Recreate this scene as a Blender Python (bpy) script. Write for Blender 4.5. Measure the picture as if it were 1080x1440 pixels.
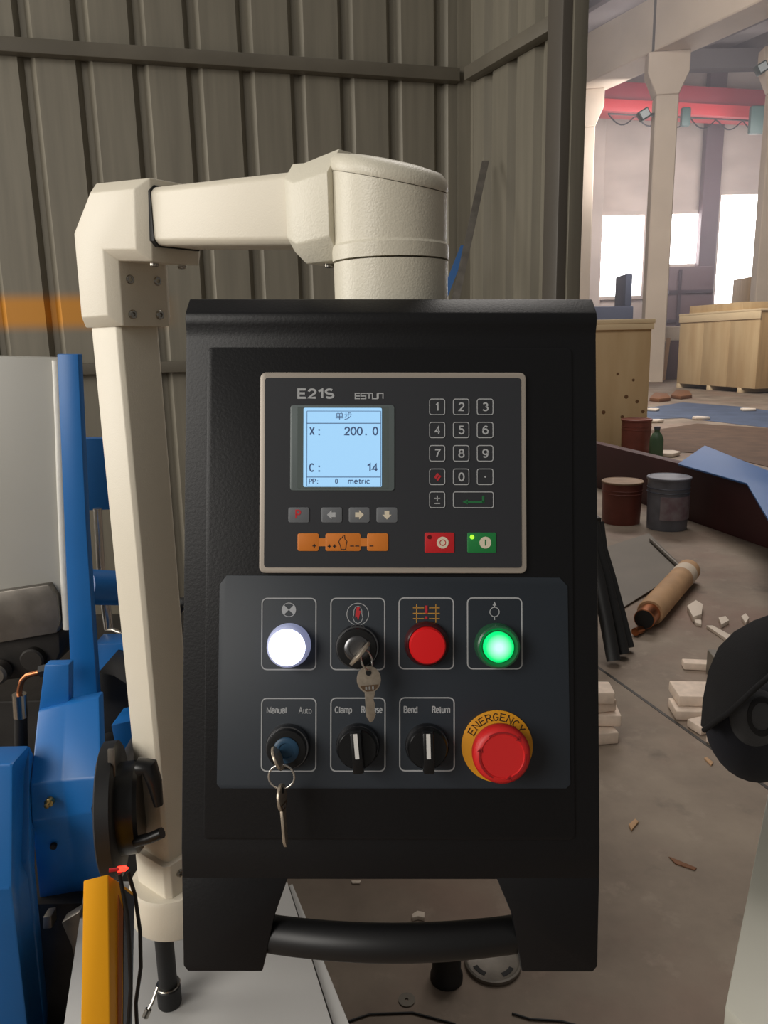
import bpy, bmesh, math, random
from mathutils import Vector as V, Matrix as M
random.seed(7)
R = math.radians
for o in list(bpy.data.objects): bpy.data.objects.remove(o)
scene = bpy.context.scene
COL = scene.collection

# ---------------------------------------------------------------- camera
F = 1080.0                      # focal length in pixels of the 1080x1440 frame
EYE = V((0, 0, 1.30)); PITCH = R(12.2); ROLL = R(-1.2)
FWD = V((0, math.cos(PITCH), -math.sin(PITCH)))
_u0 = V((0, math.sin(PITCH), math.cos(PITCH))); _r0 = V((1, 0, 0))
RT = math.cos(ROLL)*_r0 + math.sin(ROLL)*_u0
UP = -math.sin(ROLL)*_r0 + math.cos(ROLL)*_u0
cd = bpy.data.cameras.new('camera'); cd.sensor_fit = 'VERTICAL'; cd.sensor_height = 36
cd.lens = F/1440*36; cd.clip_start = 0.02; cd.clip_end = 200
cam = bpy.data.objects.new('camera', cd); COL.objects.link(cam)
m3 = M((RT, UP, -FWD)).transposed()
cam.matrix_world = M.Translation(EYE) @ m3.to_4x4()
scene.camera = cam

# ---------------------------------------------------------------- light
scene.view_settings.view_transform = 'Standard'
scene.view_settings.look = 'None'
scene.view_settings.exposure = 0.0
scene.view_settings.gamma = 1.0
scene.view_settings.use_curve_mapping = False
w = bpy.data.worlds.new('world'); scene.world = w; w.use_nodes = True
w.node_tree.nodes['Background'].inputs[0].default_value = (1.0, 0.95, 0.88, 1)
w.node_tree.nodes['Background'].inputs[1].default_value = 0.15
def area(name, loc, target, sx, sy, power, color):
    l = bpy.data.lights.new(name, 'AREA'); l.shape = 'RECTANGLE'; l.size = sx; l.size_y = sy
    l.energy = power; l.color = color
    o = bpy.data.objects.new(name, l); COL.objects.link(o); o.location = loc
    o.rotation_euler = (V(target)-V(loc)).to_track_quat('-Z', 'Y').to_euler()
    return o
# daylight from the workshop's wide doorway on the left, and from roof lights
area('doorway_daylight', (-4.3, 1.25, 2.1), (0.3, 1.7, 1.4), 1.8, 2.6, 100, (1.0, 0.955, 0.88))
area('front_daylight', (-3.1, -2.2, 3.0), (0.0, 0.9, 1.1), 2.4, 2.4, 125, (1.0, 0.955, 0.89))
area('roof_light', (1.4, 4.6, 7.0), (1.6, 4.8, 0), 3.0, 3.0, 150, (1.0, 0.94, 0.88))
area('hall_roof_light', (3.0, 13.0, 9.5), (7.0, 17.0, 0.0), 5.0, 5.0, 1500, (1.0, 0.93, 0.88))
area('hall_far_wall_fill', (11.5, 26.5, 7.5), (11.5, 34.0, 7.5), 8.0, 3.0, 620, (1.0, 0.95, 0.95))  # added fill light, aimed level at the far wall to brighten it

# ---------------------------------------------------------------- pixel -> place helpers
def ray(x, y): return FWD + RT*((x-540)/F) - UP*((y-720)/F)
def aty(x, y, Y): d = ray(x, y); return EYE + d*(Y/d.y)
def atz(x, y, z): d = ray(x, y); return EYE + d*((z-EYE.z)/d.z)
def onplane(x, y, p, n): d = ray(x, y); return EYE + d*((p-EYE).dot(n)/d.dot(n))

# ---------------------------------------------------------------- materials
def lin(c):
    f = lambda v: v/12.92 if v <= 0.04045 else ((v+0.055)/1.055)**2.4
    return (f(c[0]/255), f(c[1]/255), f(c[2]/255), 1)
MAT = {}
def mat(name, c, rough=0.5, metal=0.0, var=0.0, scale=8.0, bump=0.0, bscale=200.0, stretch=(1, 1, 1),
        c2=None, spec=0.5, emit=None, es=0.0, alpha=None, trans=0.0, coat=0.0, detail=4.0, contrast=(0.35, 0.65)):
    m = bpy.data.materials.new(name); m.use_nodes = True; nt = m.node_tree; N = nt.nodes; L = nt.links
    b = N['Principled BSDF']; b.inputs['Roughness'].default_value = rough; b.inputs['Metallic'].default_value = metal
    b.inputs['Specular IOR Level'].default_value = spec
    b.inputs['Base Color'].default_value = lin(c)
    if coat: b.inputs['Coat Weight'].default_value = coat; b.inputs['Coat Roughness'].default_value = 0.12
    if trans: b.inputs['Transmission Weight'].default_value = trans
    if emit: b.inputs['Emission Color'].default_value = lin(emit); b.inputs['Emission Strength'].default_value = es
    tc = N.new('ShaderNodeTexCoord'); mp = N.new('ShaderNodeMapping'); L.new(tc.outputs['Object'], mp.inputs[0])
    mp.inputs['Scale'].default_value = stretch
    if var or c2:
        nz = N.new('ShaderNodeTexNoise'); nz.inputs['Scale'].default_value = scale; nz.inputs['Detail'].default_value = detail
        L.new(mp.outputs[0], nz.inputs['Vector'])
        rp = N.new('ShaderNodeValToRGB'); L.new(nz.outputs['Fac'], rp.inputs[0])
        a = lin(c); k = 1-var
        z = lin(c2) if c2 else (a[0]*k, a[1]*k, a[2]*k, 1)
        rp.color_ramp.elements[0].position = contrast[0]; rp.color_ramp.elements[0].color = z
        rp.color_ramp.elements[1].position = contrast[1]; rp.color_ramp.elements[1].color = a
        L.new(rp.outputs[0], b.inputs['Base Color'])
    if bump:
        nb = N.new('ShaderNodeTexNoise'); nb.inputs['Scale'].default_value = bscale; nb.inputs['Detail'].default_value = 2
        L.new(tc.outputs['Object'], nb.inputs['Vector'])
        bp = N.new('ShaderNodeBump'); bp.inputs['Strength'].default_value = bump; bp.inputs['Distance'].default_value = 0.001
        L.new(nb.outputs['Fac'], bp.inputs['Height']); L.new(bp.outputs[0], b.inputs['Normal'])
    MAT[name] = m
    return m
mat('black_paint', (19, 19, 21), 0.42, bump=0.10, bscale=500, spec=0.35)
mat('black_door', (18, 18, 20), 0.40, spec=0.35, bump=0.10, bscale=500)
mat('handle_black', (24, 24, 25), 0.45)
mat('bezel_grey', (178, 168, 156), 0.45, metal=0.25)
mat('face_dark', (40, 42, 47), 0.55)
mat('plate_dark', (41, 48, 56), 0.5, var=0.12, scale=6)
mat('print_grey', (182, 184, 186), 0.6)
mat('print_dim', (176, 178, 180), 0.6)
mat('print_black', (30, 24, 20), 0.6)
mat('print_red', (196, 40, 48), 0.6)
mat('print_green', (30, 112, 62), 0.6)
mat('print_amber', (206, 150, 60), 0.6)
mat('frame_green_grey', (104, 114, 114), 0.35)
mat('frame_inner', (92, 102, 100), 0.35)
mat('lcd', (120, 150, 175), 0.3, emit=(160, 212, 252), es=0.78)
mat('lcd_ink', (66, 84, 118), 0.5, emit=(66, 88, 128), es=0.35)
mat('soft_grey_key', (110, 113, 117), 0.5)
mat('orange_key', (222, 128, 42), 0.5)
mat('red_key', (205, 34, 40), 0.45)
mat('green_key', (32, 132, 66), 0.45)
mat('cream', (226, 214, 190), 0.5)
mat('led_off', (96, 14, 18), 0.3)
mat('led_green', (160, 255, 60), 0.3, emit=(150, 255, 50), es=1.3)
mat('chrome', (206, 202, 196), 0.2, metal=0.8)
mat('dark_chrome', (120, 120, 122), 0.25, metal=1.0)
mat('knob_black', (17, 17, 18), 0.32)
mat('knob_ring', (70, 71, 73), 0.28, metal=0.8)
mat('white_line', (228, 226, 222), 0.5)
mat('lamp_white', (235, 235, 245), 0.3, emit=(255, 255, 255), es=3.0)
mat('lamp_white_ring', (190, 196, 224), 0.25, emit=(180, 190, 240), es=0.30)
mat('lens_red', (214, 20, 24), 0.35, emit=(200, 20, 22), es=0.12)
mat('lens_red_ring', (70, 22, 26), 0.3)
mat('lens_green_ring', (44, 84, 60), 0.25, emit=(10, 110, 60), es=0.10)
mat('estop_red', (216, 38, 38), 0.42)
mat('estop_mark', (158, 24, 28), 0.5)
mat('estop_yellow', (226, 156, 22), 0.55)
mat('key_blue', (36, 72, 100), 0.4)
mat('key_brass', (186, 172, 154), 0.30, metal=0.6, var=0.2, scale=300)
mat('stamp_brown', (112, 90, 70), 0.4, metal=0.5)
mat('arm_cream', (222, 214, 196), 0.42, bump=0.18, bscale=700)
mat('arm_head', (218, 212, 194), 0.40, bump=0.30, bscale=650)
mat('bolt', (168, 164, 156), 0.25, metal=1.0)
mat('hole_black', (10, 10, 10), 0.7)
mat('wall_steel', (130, 124, 110), 0.48, var=0.22, scale=5.0, stretch=(6, 6, 0.35), metal=0.1, contrast=(0.3, 0.7))
mat('girt_steel', (108, 102, 90), 0.5, var=0.2, scale=5)
mat('post_steel', (92, 86, 78), 0.5, var=0.25, scale=3, stretch=(1, 1, 0.3))
mat('blue_paint', (28, 112, 188), 0.38, var=0.10, scale=7)
mat('blue_dark', (22, 66, 132), 0.45)
mat('machine_white', (182, 180, 172), 0.45, var=0.06, scale=3)
mat('weld_white', (226, 224, 216), 0.35, bump=0.8, bscale=120)
mat('bare_steel', (134, 128, 120), 0.45, metal=0.7, var=0.3, scale=25)
mat('dark_steel', (58, 55, 52), 0.5, metal=0.5, var=0.3, scale=20)
mat('black_rubber', (20, 20, 21), 0.55)
mat('copper', (190, 122, 82), 0.3, metal=1.0)
mat('brass', (176, 150, 96), 0.3, metal=1.0)
mat('yellow_paint', (255, 178, 18), 0.45)
mat('amber_side', (176, 96, 30), 0.5)
mat('led_red', (255, 40, 30), 0.3, emit=(255, 40, 26), es=5.0)
mat('glass_blue', (60, 74, 92), 0.2)
mat('platform_white', (188, 187, 184), 0.5, var=0.06, scale=4)
mat('concrete_column', (206, 190, 172), 0.75, var=0.14, scale=0.8)
mat('plaster', (206, 190, 180), 0.8, var=0.22, scale=0.5, stretch=(1, 1, 1.8))
mat('roof_dark', (84, 78, 76), 0.7, var=0.2, scale=0.5)
mat('roof_sheet', (150, 142, 140), 0.7, var=0.2, scale=0.6)
mat('crane_red', (128, 32, 44), 0.5, var=0.08, scale=0.8)
mat('crane_light', (186, 52, 58), 0.5)
mat('daylight', (255, 255, 255), 0.5, emit=(255, 253, 255), es=9.0)
mat('container', (96, 76, 80), 0.6, var=0.15, scale=1.0)
mat('container_dark', (62, 50, 58), 0.6)
mat('machine_navy', (58, 66, 88), 0.6)
mat('ply', (206, 180, 138), 0.65, scale=1.2, stretch=(3, 3, 0.5), c2=(190, 160, 118))
mat('ply_dark', (176, 144, 100), 0.65, var=0.2, scale=2.0, stretch=(5, 5, 0.5))
mat('ply_pale', (232, 208, 168), 0.65, var=0.1, scale=2.0)
mat('knot', (110, 78, 48), 0.7)
mat('maroon', (70, 34, 34), 0.6, var=0.25, scale=2.5)
mat('sheet_blue', (48, 96, 154), 0.5, var=0.06, scale=2)
mat('bucket_grey', (120, 122, 132), 0.45, var=0.25, scale=9)
mat('bucket_band', (74, 78, 90), 0.45)
mat('bucket_label', (150, 140, 144), 0.6, var=0.3, scale=14, c2=(130, 108, 116))
mat('bucket_brown', (122, 62, 50), 0.5, var=0.3, scale=6)
mat('bucket_lid_tan', (150, 122, 96), 0.6, var=0.3, scale=8)
mat('plastic_green', (62, 86, 60), 0.5)
mat('plate_grey', (104, 96, 84), 0.55, var=0.15, scale=3)
mat('cardboard', (186, 148, 110), 0.75, var=0.15, scale=10)
mat('paper_band', (206, 190, 170), 0.7)
mat('brick_white', (226, 206, 188), 0.7, var=0.15, scale=30)
mat('scrap', (212, 198, 182), 0.7)
mat('rust', (120, 78, 48), 0.7)
mat('cap_black', (26, 25, 27), 0.9, bump=0.4, bscale=900)
mat('cap_navy', (22, 24, 34), 0.9, bump=0.4, bscale=900)
mat('cap_grey', (66, 66, 68), 0.9, bump=0.4, bscale=600)
mat('cabinet_grey', (186, 184, 172), 0.5, var=0.04, scale=3)
mat('lamp_glass', (200, 210, 214), 0.2)
mat('teal_dark', (44, 66, 62), 0.5)
mat('tarp_blue', (74, 88, 112), 0.7, var=0.3, scale=2.5)
mat('debris_brown', (92, 70, 54), 0.8, var=0.3, scale=4)

# green lamp lens: bright LED core seen through a green lens
def lamp_lens(name, rim, core, es, rad):
    m = bpy.data.materials.new(name); m.use_nodes = True; N = m.node_tree.nodes; L = m.node_tree.links
    b = N['Principled BSDF']; b.inputs['Roughness'].default_value = 0.3; b.inputs['Base Color'].default_value = lin(rim)
    tc = N.new('ShaderNodeTexCoord'); ln = N.new('ShaderNodeVectorMath'); ln.operation = 'DISTANCE'
    ln.inputs[1].default_value = (0.5, 0.5, 1.0)
    L.new(tc.outputs['Generated'], ln.inputs[0])
    rp = N.new('ShaderNodeValToRGB'); L.new(ln.outputs['Value'], rp.inputs[0])
    rp.color_ramp.elements[0].position = 0.10; rp.color_ramp.elements[0].color = lin(core)
    rp.color_ramp.elements[1].position = 0.44; rp.color_ramp.elements[1].color = lin(rim)
    L.new(rp.outputs[0], b.inputs['Emission Color']); b.inputs['Emission Strength'].default_value = es
    MAT[name] = m
lamp_lens('lens_green', (10, 214, 110), (200, 255, 236), 1.15, 1)

# painted steel wall with a soft orange reflection painted into its base colour
def painted_reflection(m, zc, half, xmax):
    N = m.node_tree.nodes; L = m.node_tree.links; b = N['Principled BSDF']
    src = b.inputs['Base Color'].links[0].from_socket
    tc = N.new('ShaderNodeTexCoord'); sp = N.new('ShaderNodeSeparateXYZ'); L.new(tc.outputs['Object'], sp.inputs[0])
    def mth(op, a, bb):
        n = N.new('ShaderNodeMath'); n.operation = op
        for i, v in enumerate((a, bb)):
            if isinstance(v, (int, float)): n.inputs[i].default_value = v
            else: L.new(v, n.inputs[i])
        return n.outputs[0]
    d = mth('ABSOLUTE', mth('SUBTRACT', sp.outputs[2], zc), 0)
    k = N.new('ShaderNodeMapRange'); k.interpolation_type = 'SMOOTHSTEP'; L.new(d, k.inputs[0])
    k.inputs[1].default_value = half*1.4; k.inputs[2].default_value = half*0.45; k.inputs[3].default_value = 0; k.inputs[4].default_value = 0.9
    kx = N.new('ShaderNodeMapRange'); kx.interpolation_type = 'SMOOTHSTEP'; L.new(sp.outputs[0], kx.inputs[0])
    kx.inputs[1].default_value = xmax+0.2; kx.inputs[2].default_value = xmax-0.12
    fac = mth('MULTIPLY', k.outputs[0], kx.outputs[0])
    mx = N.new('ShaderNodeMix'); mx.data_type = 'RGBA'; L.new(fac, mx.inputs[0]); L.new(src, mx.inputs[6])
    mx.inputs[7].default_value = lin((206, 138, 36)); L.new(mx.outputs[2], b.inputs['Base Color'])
painted_reflection(MAT['wall_steel'], 1.455, 0.062, -0.98)

# worn, stained concrete
def floor_mat():
    m = bpy.data.materials.new('concrete_floor'); m.use_nodes = True; N = m.node_tree.nodes; L = m.node_tree.links
    b = N['Principled BSDF']; b.inputs['Roughness'].default_value = 0.72
    tc = N.new('ShaderNodeTexCoord')
    def noise(s, det, c0, c1, p0, p1):
        n = N.new('ShaderNodeTexNoise'); n.inputs['Scale'].default_value = s; n.inputs['Detail'].default_value = det
        n.inputs['Roughness'].default_value = 0.62
        L.new(tc.outputs['Object'], n.inputs['Vector'])
        r = N.new('ShaderNodeValToRGB'); L.new(n.outputs['Fac'], r.inputs[0])
        r.color_ramp.elements[0].position = p0; r.color_ramp.elements[0].color = c0
        r.color_ramp.elements[1].position = p1; r.color_ramp.elements[1].color = c1
        return n, r
    n1, r1 = noise(1.7, 6, lin((108, 94, 82)), lin((146, 132, 116)), 0.34, 0.68)
    n2, r2 = noise(0.9, 5, (0, 0, 0, 1), (1, 1, 1, 1), 0.5, 0.68)
    n3, r3 = noise(9.0, 8, (0, 0, 0, 1), (1, 1, 1, 1), 0.58, 0.75)
    n4, r4 = noise(3.2, 7, (0, 0, 0, 1), (1, 1, 1, 1), 0.6, 0.72)
    def mix(fac, k, a, col):
        x = N.new('ShaderNodeMix'); x.data_type = 'RGBA'
        mm = N.new('ShaderNodeMath'); mm.operation = 'MULTIPLY'; mm.inputs[1].default_value = k
        L.new(fac, mm.inputs[0]); L.new(mm.outputs[0], x.inputs[0]); L.new(a, x.inputs[6]); x.inputs[7].default_value = col
        return x.outputs[2]
    c = mix(r2.outputs[0], 0.5, r1.outputs[0], lin((134, 100, 88)))
    c = mix(r3.outputs[0], 0.45, c, lin((166, 152, 136)))
    c = mix(r4.outputs[0], 0.6, c, lin((78, 68, 60)))
    L.new(c, b.inputs['Base Color'])
    bp = N.new('ShaderNodeBump'); bp.inputs['Strength'].default_value = 0.25; bp.inputs['Distance'].default_value = 0.004
    L.new(n3.outputs['Fac'], bp.inputs['Height']); L.new(bp.outputs[0], b.inputs['Normal'])
    MAT['concrete_floor'] = m
floor_mat()

# ---------------------------------------------------------------- mesh builder
class MB:
    def __init__(s): s.v = []; s.f = []
    def add(s, vs, fs):
        k = len(s.v); s.v += [V(p) for p in vs]; s.f += [tuple(i+k for i in f) for f in fs]; return s
    def hexa(s, a, b):        # two quads, a = near, b = far, same order
        return s.add(list(a)+list(b), [(0, 1, 2, 3), (7, 6, 5, 4), (0, 4, 5, 1), (1, 5, 6, 2), (2, 6, 7, 3), (3, 7, 4, 0)])
    def box(s, lo, hi, fr=None):
        x0, y0, z0 = lo; x1, y1, z1 = hi
        p = [(x0, y0, z0), (x1, y0, z0), (x1, y0, z1), (x0, y0, z1), (x0, y1, z0), (x1, y1, z0), (x1, y1, z1), (x0, y1, z1)]
        p = [V(q) for q in p]
        if fr is not None: p = [fr @ q for q in p]
        return s.hexa(p[:4], p[4:])
    def prism(s, pts, ext):   # polygon of 3D points extruded by vector
        n = len(pts); pts = [V(p) for p in pts]; ext = V(ext)
        fs = [tuple(range(n)), tuple(range(2*n-1, n-1, -1))]
        fs += [(i, i+n, (i+1) % n+n, (i+1) % n) for i in range(n)]
        return s.add(pts+[p+ext for p in pts], fs)
    def loft(s, secs, caps=True, closed=False):
        n = len(secs[0]); k = len(secs); fs = []
        for a in range(k-1 if not closed else k):
            b = (a+1) % k
            for i in range(n):
                j = (i+1) % n
                fs.append((a*n+i, a*n+j, b*n+j, b*n+i))
        if caps and not closed: fs += [tuple(range(n-1, -1, -1)), tuple(range((k-1)*n, k*n))]
        return s.add([p for sec in secs for p in sec], fs)
    def cyl(s, p0, p1, r0, r1=None, n=24):
        r1 = r0 if r1 is None else r1; p0 = V(p0); p1 = V(p1); d = (p1-p0).normalized()
        a = d.orthogonal().normalized(); b = d.cross(a)
        c = [(math.cos(2*math.pi*i/n), math.sin(2*math.pi*i/n)) for i in range(n)]
        return s.loft([[p0+a*(r0*x)+b*(r0*y) for x, y in c], [p1+a*(r1*x)+b*(r1*y) for x, y in c]])
    def lathe(s, o, axis, prof, n=32, caps=True):      # prof: list of (r, h)
        o = V(o); d = V(axis).normalized(); a = d.orthogonal().normalized(); b = d.cross(a)
        c = [(math.cos(2*math.pi*i/n), math.sin(2*math.pi*i/n)) for i in range(n)]
        return s.loft([[o+d*h+a*(max(r, 1e-5)*x)+b*(max(r, 1e-5)*y) for x, y in c] for r, h in prof], caps=caps)
    def tube(s, path, r, n=10, closed=False, rr=None):
        path = [V(p) for p in path]; k = len(path); secs = []; ref = None
        for i in range(k):
            t = (path[(i+1) % k]-path[i-1]) if closed else (path[min(i+1, k-1)]-path[max(i-1, 0)])
            t.normalize()
            if ref is None: ref = t.orthogonal().normalized()
            ref = (ref-t*ref.dot(t)).normalized(); b = t.cross(ref)
            q = rr[i] if rr else r
            secs.append([path[i]+ref*(q*math.cos(2*math.pi*j/n))+b*(q*math.sin(2*math.pi*j/n)) for j in range(n)])
        return s.loft(secs, closed=closed)
    def ribbon(s, path, wd, nrm, th):   # flat stroke of width wd on a plane, extruded th along nrm
        path = [V(p) for p in path]; nrm = V(nrm).normalized(); k = len(path); Lf = []; Rt = []
        for i in range(k):
            d0 = (path[i]-path[i-1]).normalized() if i > 0 else None
            d1 = (path[i+1]-path[i]).normalized() if i < k-1 else None
            t = d1 if d0 is None else d0 if d1 is None else (d0+d1).normalized()
            sd = nrm.cross(t)
            sc = 1.0
            if d0 is not None and d1 is not None: sc = 1/max(0.5, nrm.cross(d0).dot(sd))
            Lf.append(path[i]+sd*(wd/2*sc)); Rt.append(path[i]-sd*(wd/2*sc))
        secs = [[Lf[i], Rt[i], Rt[i]+nrm*th, Lf[i]+nrm*th] for i in range(k)]
        return s.loft(secs)
    def ring(s, path, wd, nrm, th):     # closed ribbon
        path = [V(p) for p in path]; nrm = V(nrm).normalized(); k = len(path); secs = []
        for i in range(k):
            d0 = (path[i]-path[i-1]).normalized(); d1 = (path[(i+1) % k]-path[i]).normalized()
            t = (d0+d1).normalized(); sd = nrm.cross(t); sc = 1/max(0.5, nrm.cross(d0).dot(sd))
            a = path[i]+sd*(wd/2*sc); b = path[i]-sd*(wd/2*sc)
            secs.append([a, b, b+nrm*th, a+nrm*th])
        return s.loft(secs, closed=True)
    def build(s, name, m, parent=None, bevel=0.0, seg=2, smooth=35, local=False, bang=30):
        vs = s.v
        if parent is not None and not local:
            root = parent
            while root.parent: root = root.parent
            inv = root.matrix_basis.inverted(); vs = [inv @ p for p in vs]
        me = bpy.data.meshes.new(name); me.from_pydata([tuple(p) for p in vs], [], s.f)
        bm = bmesh.new(); bm.from_mesh(me)
        bmesh.ops.remove_doubles(bm, verts=bm.verts, dist=1e-6)
        bmesh.ops.recalc_face_normals(bm, faces=bm.faces)
        if bevel:
            es = [e for e in bm.edges if len(e.link_faces) == 2 and e.calc_face_angle(0) > R(bang)]
            bmesh.ops.bevel(bm, geom=es, offset=bevel, segments=seg, profile=0.5, affect='EDGES', clamp_overlap=True)
        bm.to_mesh(me); bm.free()
        me.materials.append(MAT[m])
        if smooth:
            me.polygons.foreach_set('use_smooth', [True]*len(me.polygons))
            me.set_sharp_from_angle(angle=R(smooth))
        o = bpy.data.objects.new(name, me); COL.objects.link(o)
        if parent is not None: o.parent = parent
        return o

def tag(o, label=None, cat=None, group=None, kind=None):
    if label: o['label'] = label
    if cat: o['category'] = cat
    if group: o['group'] = group
    if kind: o['kind'] = kind
    return o
def thing(name, label, cat, loc, group=None, mtx=None):
    o = bpy.data.objects.new(name, None); COL.objects.link(o); o.empty_display_size = 0.05
    if mtx is not None: o.matrix_basis = mtx
    else: o.location = V(loc)
    return tag(o, label, cat, group)
def struct(o): return tag(o, kind='structure')
def rrect(x0, y0, x1, y1, r, n=5):
    p = []
    for cx, cy, a in ((x1-r, y1-r, 0), (x0+r, y1-r, 90), (x0+r, y0+r, 180), (x1-r, y0+r, 270)):
        for i in range(n+1):
            t = R(a+90*i/n); p.append((cx+r*math.cos(t), cy+r*math.sin(t)))
    return p
def circ(cx, cy, r, n=24, a0=0, a1=360):
    full = abs(a1-a0) >= 360
    return [(cx+r*math.cos(R(a0+(a1-a0)*i/(n if full else n-1))), cy+r*math.sin(R(a0+(a1-a0)*i/(n if full else n-1)))) for i in range(n)]
_tc = {}
def text2d(s):                # outlines of Blender's built-in font, normalised to a unit box
    if s in _tc: return _tc[s]
    cu = bpy.data.curves.new('t', 'FONT'); cu.body = s; cu.size = 1.0; cu.resolution_u = 3
    ob = bpy.data.objects.new('t', cu); COL.objects.link(ob)
    bpy.context.view_layer.update()
    me = bpy.data.meshes.new_from_object(ob.evaluated_get(bpy.context.evaluated_depsgraph_get()))
    vs = [v.co.copy() for v in me.vertices]; fs = [tuple(p.vertices) for p in me.polygons]
    bpy.data.objects.remove(ob); bpy.data.curves.remove(cu); bpy.data.meshes.remove(me)
    x0 = min(v.x for v in vs); x1 = max(v.x for v in vs); y0 = min(v.y for v in vs); y1 = max(v.y for v in vs)
    _tc[s] = ([((v.x-x0)/max(x1-x0, 1e-6), (v.y-y0)/max(y1-y0, 1e-6)) for v in vs], fs, (x1-x0)/max(y1-y0, 1e-6))
    return _tc[s]
def arc(cx, cy, rx, ry, a0, a1, n=14): return [(cx+rx*math.cos(R(a0+(a1-a0)*i/n)), cy+ry*math.sin(R(a0+(a1-a0)*i/n))) for i in range(n+1)]
GL = {   # stroke letters: width and pen paths, cap height 1
 '0': (.56, [arc(.28, .5, .28, .5, 90, 450, 22)]), '1': (.36, [[(.02, .76), (.3, .99), (.3, 0)]]),
 '2': (.56, [arc(.28, .72, .26, .28, 175, -35, 12)+[(.02, .01), (.56, .01)]]),
 '3': (.56, [arc(.27, .75, .24, .25, 155, -85, 12), arc(.27, .26, .28, .26, 85, -155, 14)]),
 '4': (.6, [[(.44, 0), (.44, .98), (.02, .29), (.6, .29)]]),
 '5': (.56, [[(.52, .99), (.11, .99), (.06, .5)], arc(.27, .32, .28, .32, 140, -155, 14)]),
 '6': (.56, [arc(.28, .32, .28, .32, 0, 360, 20), [(.5, .9), (.4, .98), (.28, 1.0), (.14, .92), (.04, .7), (.0, .4)]]),
 '7': (.56, [[(.0, .99), (.56, .99), (.32, .5), (.2, 0)]]),
 '8': (.56, [arc(.28, .76, .23, .24, 0, 360, 18), arc(.28, .27, .28, .27, 0, 360, 20)]),
 '9': (.56, [arc(.28, .68, .28, .32, 0, 360, 20), [(.06, .1), (.16, .02), (.28, 0), (.42, .08), (.52, .3), (.56, .6)]]),
 'E': (.58, [[(.56, 1), (0, 1), (0, 0), (.58, 0)], [(0, .53), (.5, .53)]]),
 'S': (.6, [arc(.3, .75, .28, .25, 40, 265, 14)+arc(.3, .25, .3, .25, 85, -145, 14)]),
 'X': (.6, [[(0, 0), (.6, 1)], [(0, 1), (.6, 0)]]), 'C': (.62, [arc(.32, .5, .32, .5, 45, 315, 18)]),
 'P': (.55, [[(0, 0), (0, 1), (.3, 1)]+arc(.3, .74, .25, .26, 80, -80, 8)+[(.3, .48), (0, .48)]]),
 'A': (.66, [[(0, 0), (.33, 1), (.66, 0)], [(.12, .34), (.54, .34)]]),
 'B': (.56, [[(0, 0), (0, 1), (.3, 1)]+arc(.3, .76, .22, .24, 80, -80, 8)+[(.3, .53), (0, .53)], arc(.3, .265, .26, .265, 85, -85, 8)+[(.3, 0), (0, 0)]]),
 'M': (.7, [[(0, 0), (0, 1), (.35, .2), (.7, 1), (.7, 0)]]), 'N': (.62, [[(0, 0), (0, 1), (.62, 0), (.62, 1)]]),
 'R': (.58, [[(0, 0), (0, 1), (.32, 1)]+arc(.32, .75, .22, .25, 80, -80, 8)+[(.32, .5), (0, .5)], [(.3, .5), (.58, 0)]]),
 'G': (.66, [arc(.33, .5, .33, .5, 45, 330, 18)+[(.64, .45), (.38, .45)]]), 'Y': (.62, [[(0, 1), (.31, .5), (.62, 1)], [(.31, .5), (.31, 0)]]),
 'a': (.46, [[(.03, .62), (.12, .73), (.3, .74), (.42, .66), (.42, 0)], arc(.22, .2, .22, .2, 60, 300, 12)+[(.42, .12)], [(.42, .44), (.3, .42)]]),
 'c': (.42, [arc(.24, .37, .24, .37, 45, 315, 14)]), 'd': (.46, [arc(.22, .37, .22, .37, 0, 360, 16), [(.45, 1), (.45, 0)]]),
 'e': (.46, [[(.02, .38), (.45, .38)]+arc(.23, .37, .22, .37, 10, 315, 16)]), 'i': (.06, [[(.03, 0), (.03, .73)], [(.03, .9), (.03, 1)]]),
 'l': (.06, [[(.03, 0), (.03, 1)]]), 'm': (.74, [[(0, 0), (0, .73)], [(0, .55), (.1, .72), (.25, .73), (.35, .6), (.35, 0)], [(.35, .55), (.47, .72), (.62, .73), (.72, .6), (.72, 0)]]),
 'n': (.42, [[(0, 0), (0, .73)], [(0, .55), (.12, .72), (.3, .73), (.42, .6), (.42, 0)]]),
 'p': (.46, [arc(.24, .37, .22, .37, 0, 360, 16), [(.01, .73), (.01, -.26)]]), 'r': (.28, [[(0, 0), (0, .73)], [(0, .5), (.1, .68), (.28, .73)]]),
 's': (.4, [arc(.2, .55, .18, .18, 30, 260, 10)+arc(.2, .19, .2, .19, 85, -140, 10)]),
 't': (.28, [[(.12, .95), (.12, .12), (.2, 0), (.28, .02)], [(0, .72), (.27, .72)]]), 'u': (.42, [[(0, .73), (0, .14), (.1, 0), (.28, 0), (.42, .2)], [(.42, .73), (.42, 0)]]),
 ':': (.08, [[(.04, .0), (.04, .1)], [(.04, .55), (.04, .65)]]), '.': (.08, [[(.04, 0), (.04, .1)]])}
def pen(s, gap=.2):
    x = 0; out = []
    for ch in s:
        w_, ps = GL[ch]
        for p in ps: out.append([(x+a, b) for a, b in p])
        x += w_+gap
    return out, x-gap

# ================================================================ SETTING
# floor
fl = MB()
fl.add([(-12, -4, 0), (40, -4, 0), (40, 45, 0), (-12, 45, 0)], [(0, 1, 2, 3)])
fl.add([(-12, -4, -.1), (40, -4, -.1), (40, 45, -.1), (-12, 45, -.1)], [(3, 2, 1, 0)])
floor = struct(fl.build('floor', 'concrete_floor'))
# dark joint between two floor slabs
ja, jb = atz(700, 838, 0), atz(1180, 1180, 0)
jd = (jb-ja).normalized()
MB().ribbon([ja, (ja+jb)/2, jb], 0.012, (0, 0, 1), 0.0015).build('floor_joint', 'dark_steel', floor)

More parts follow.
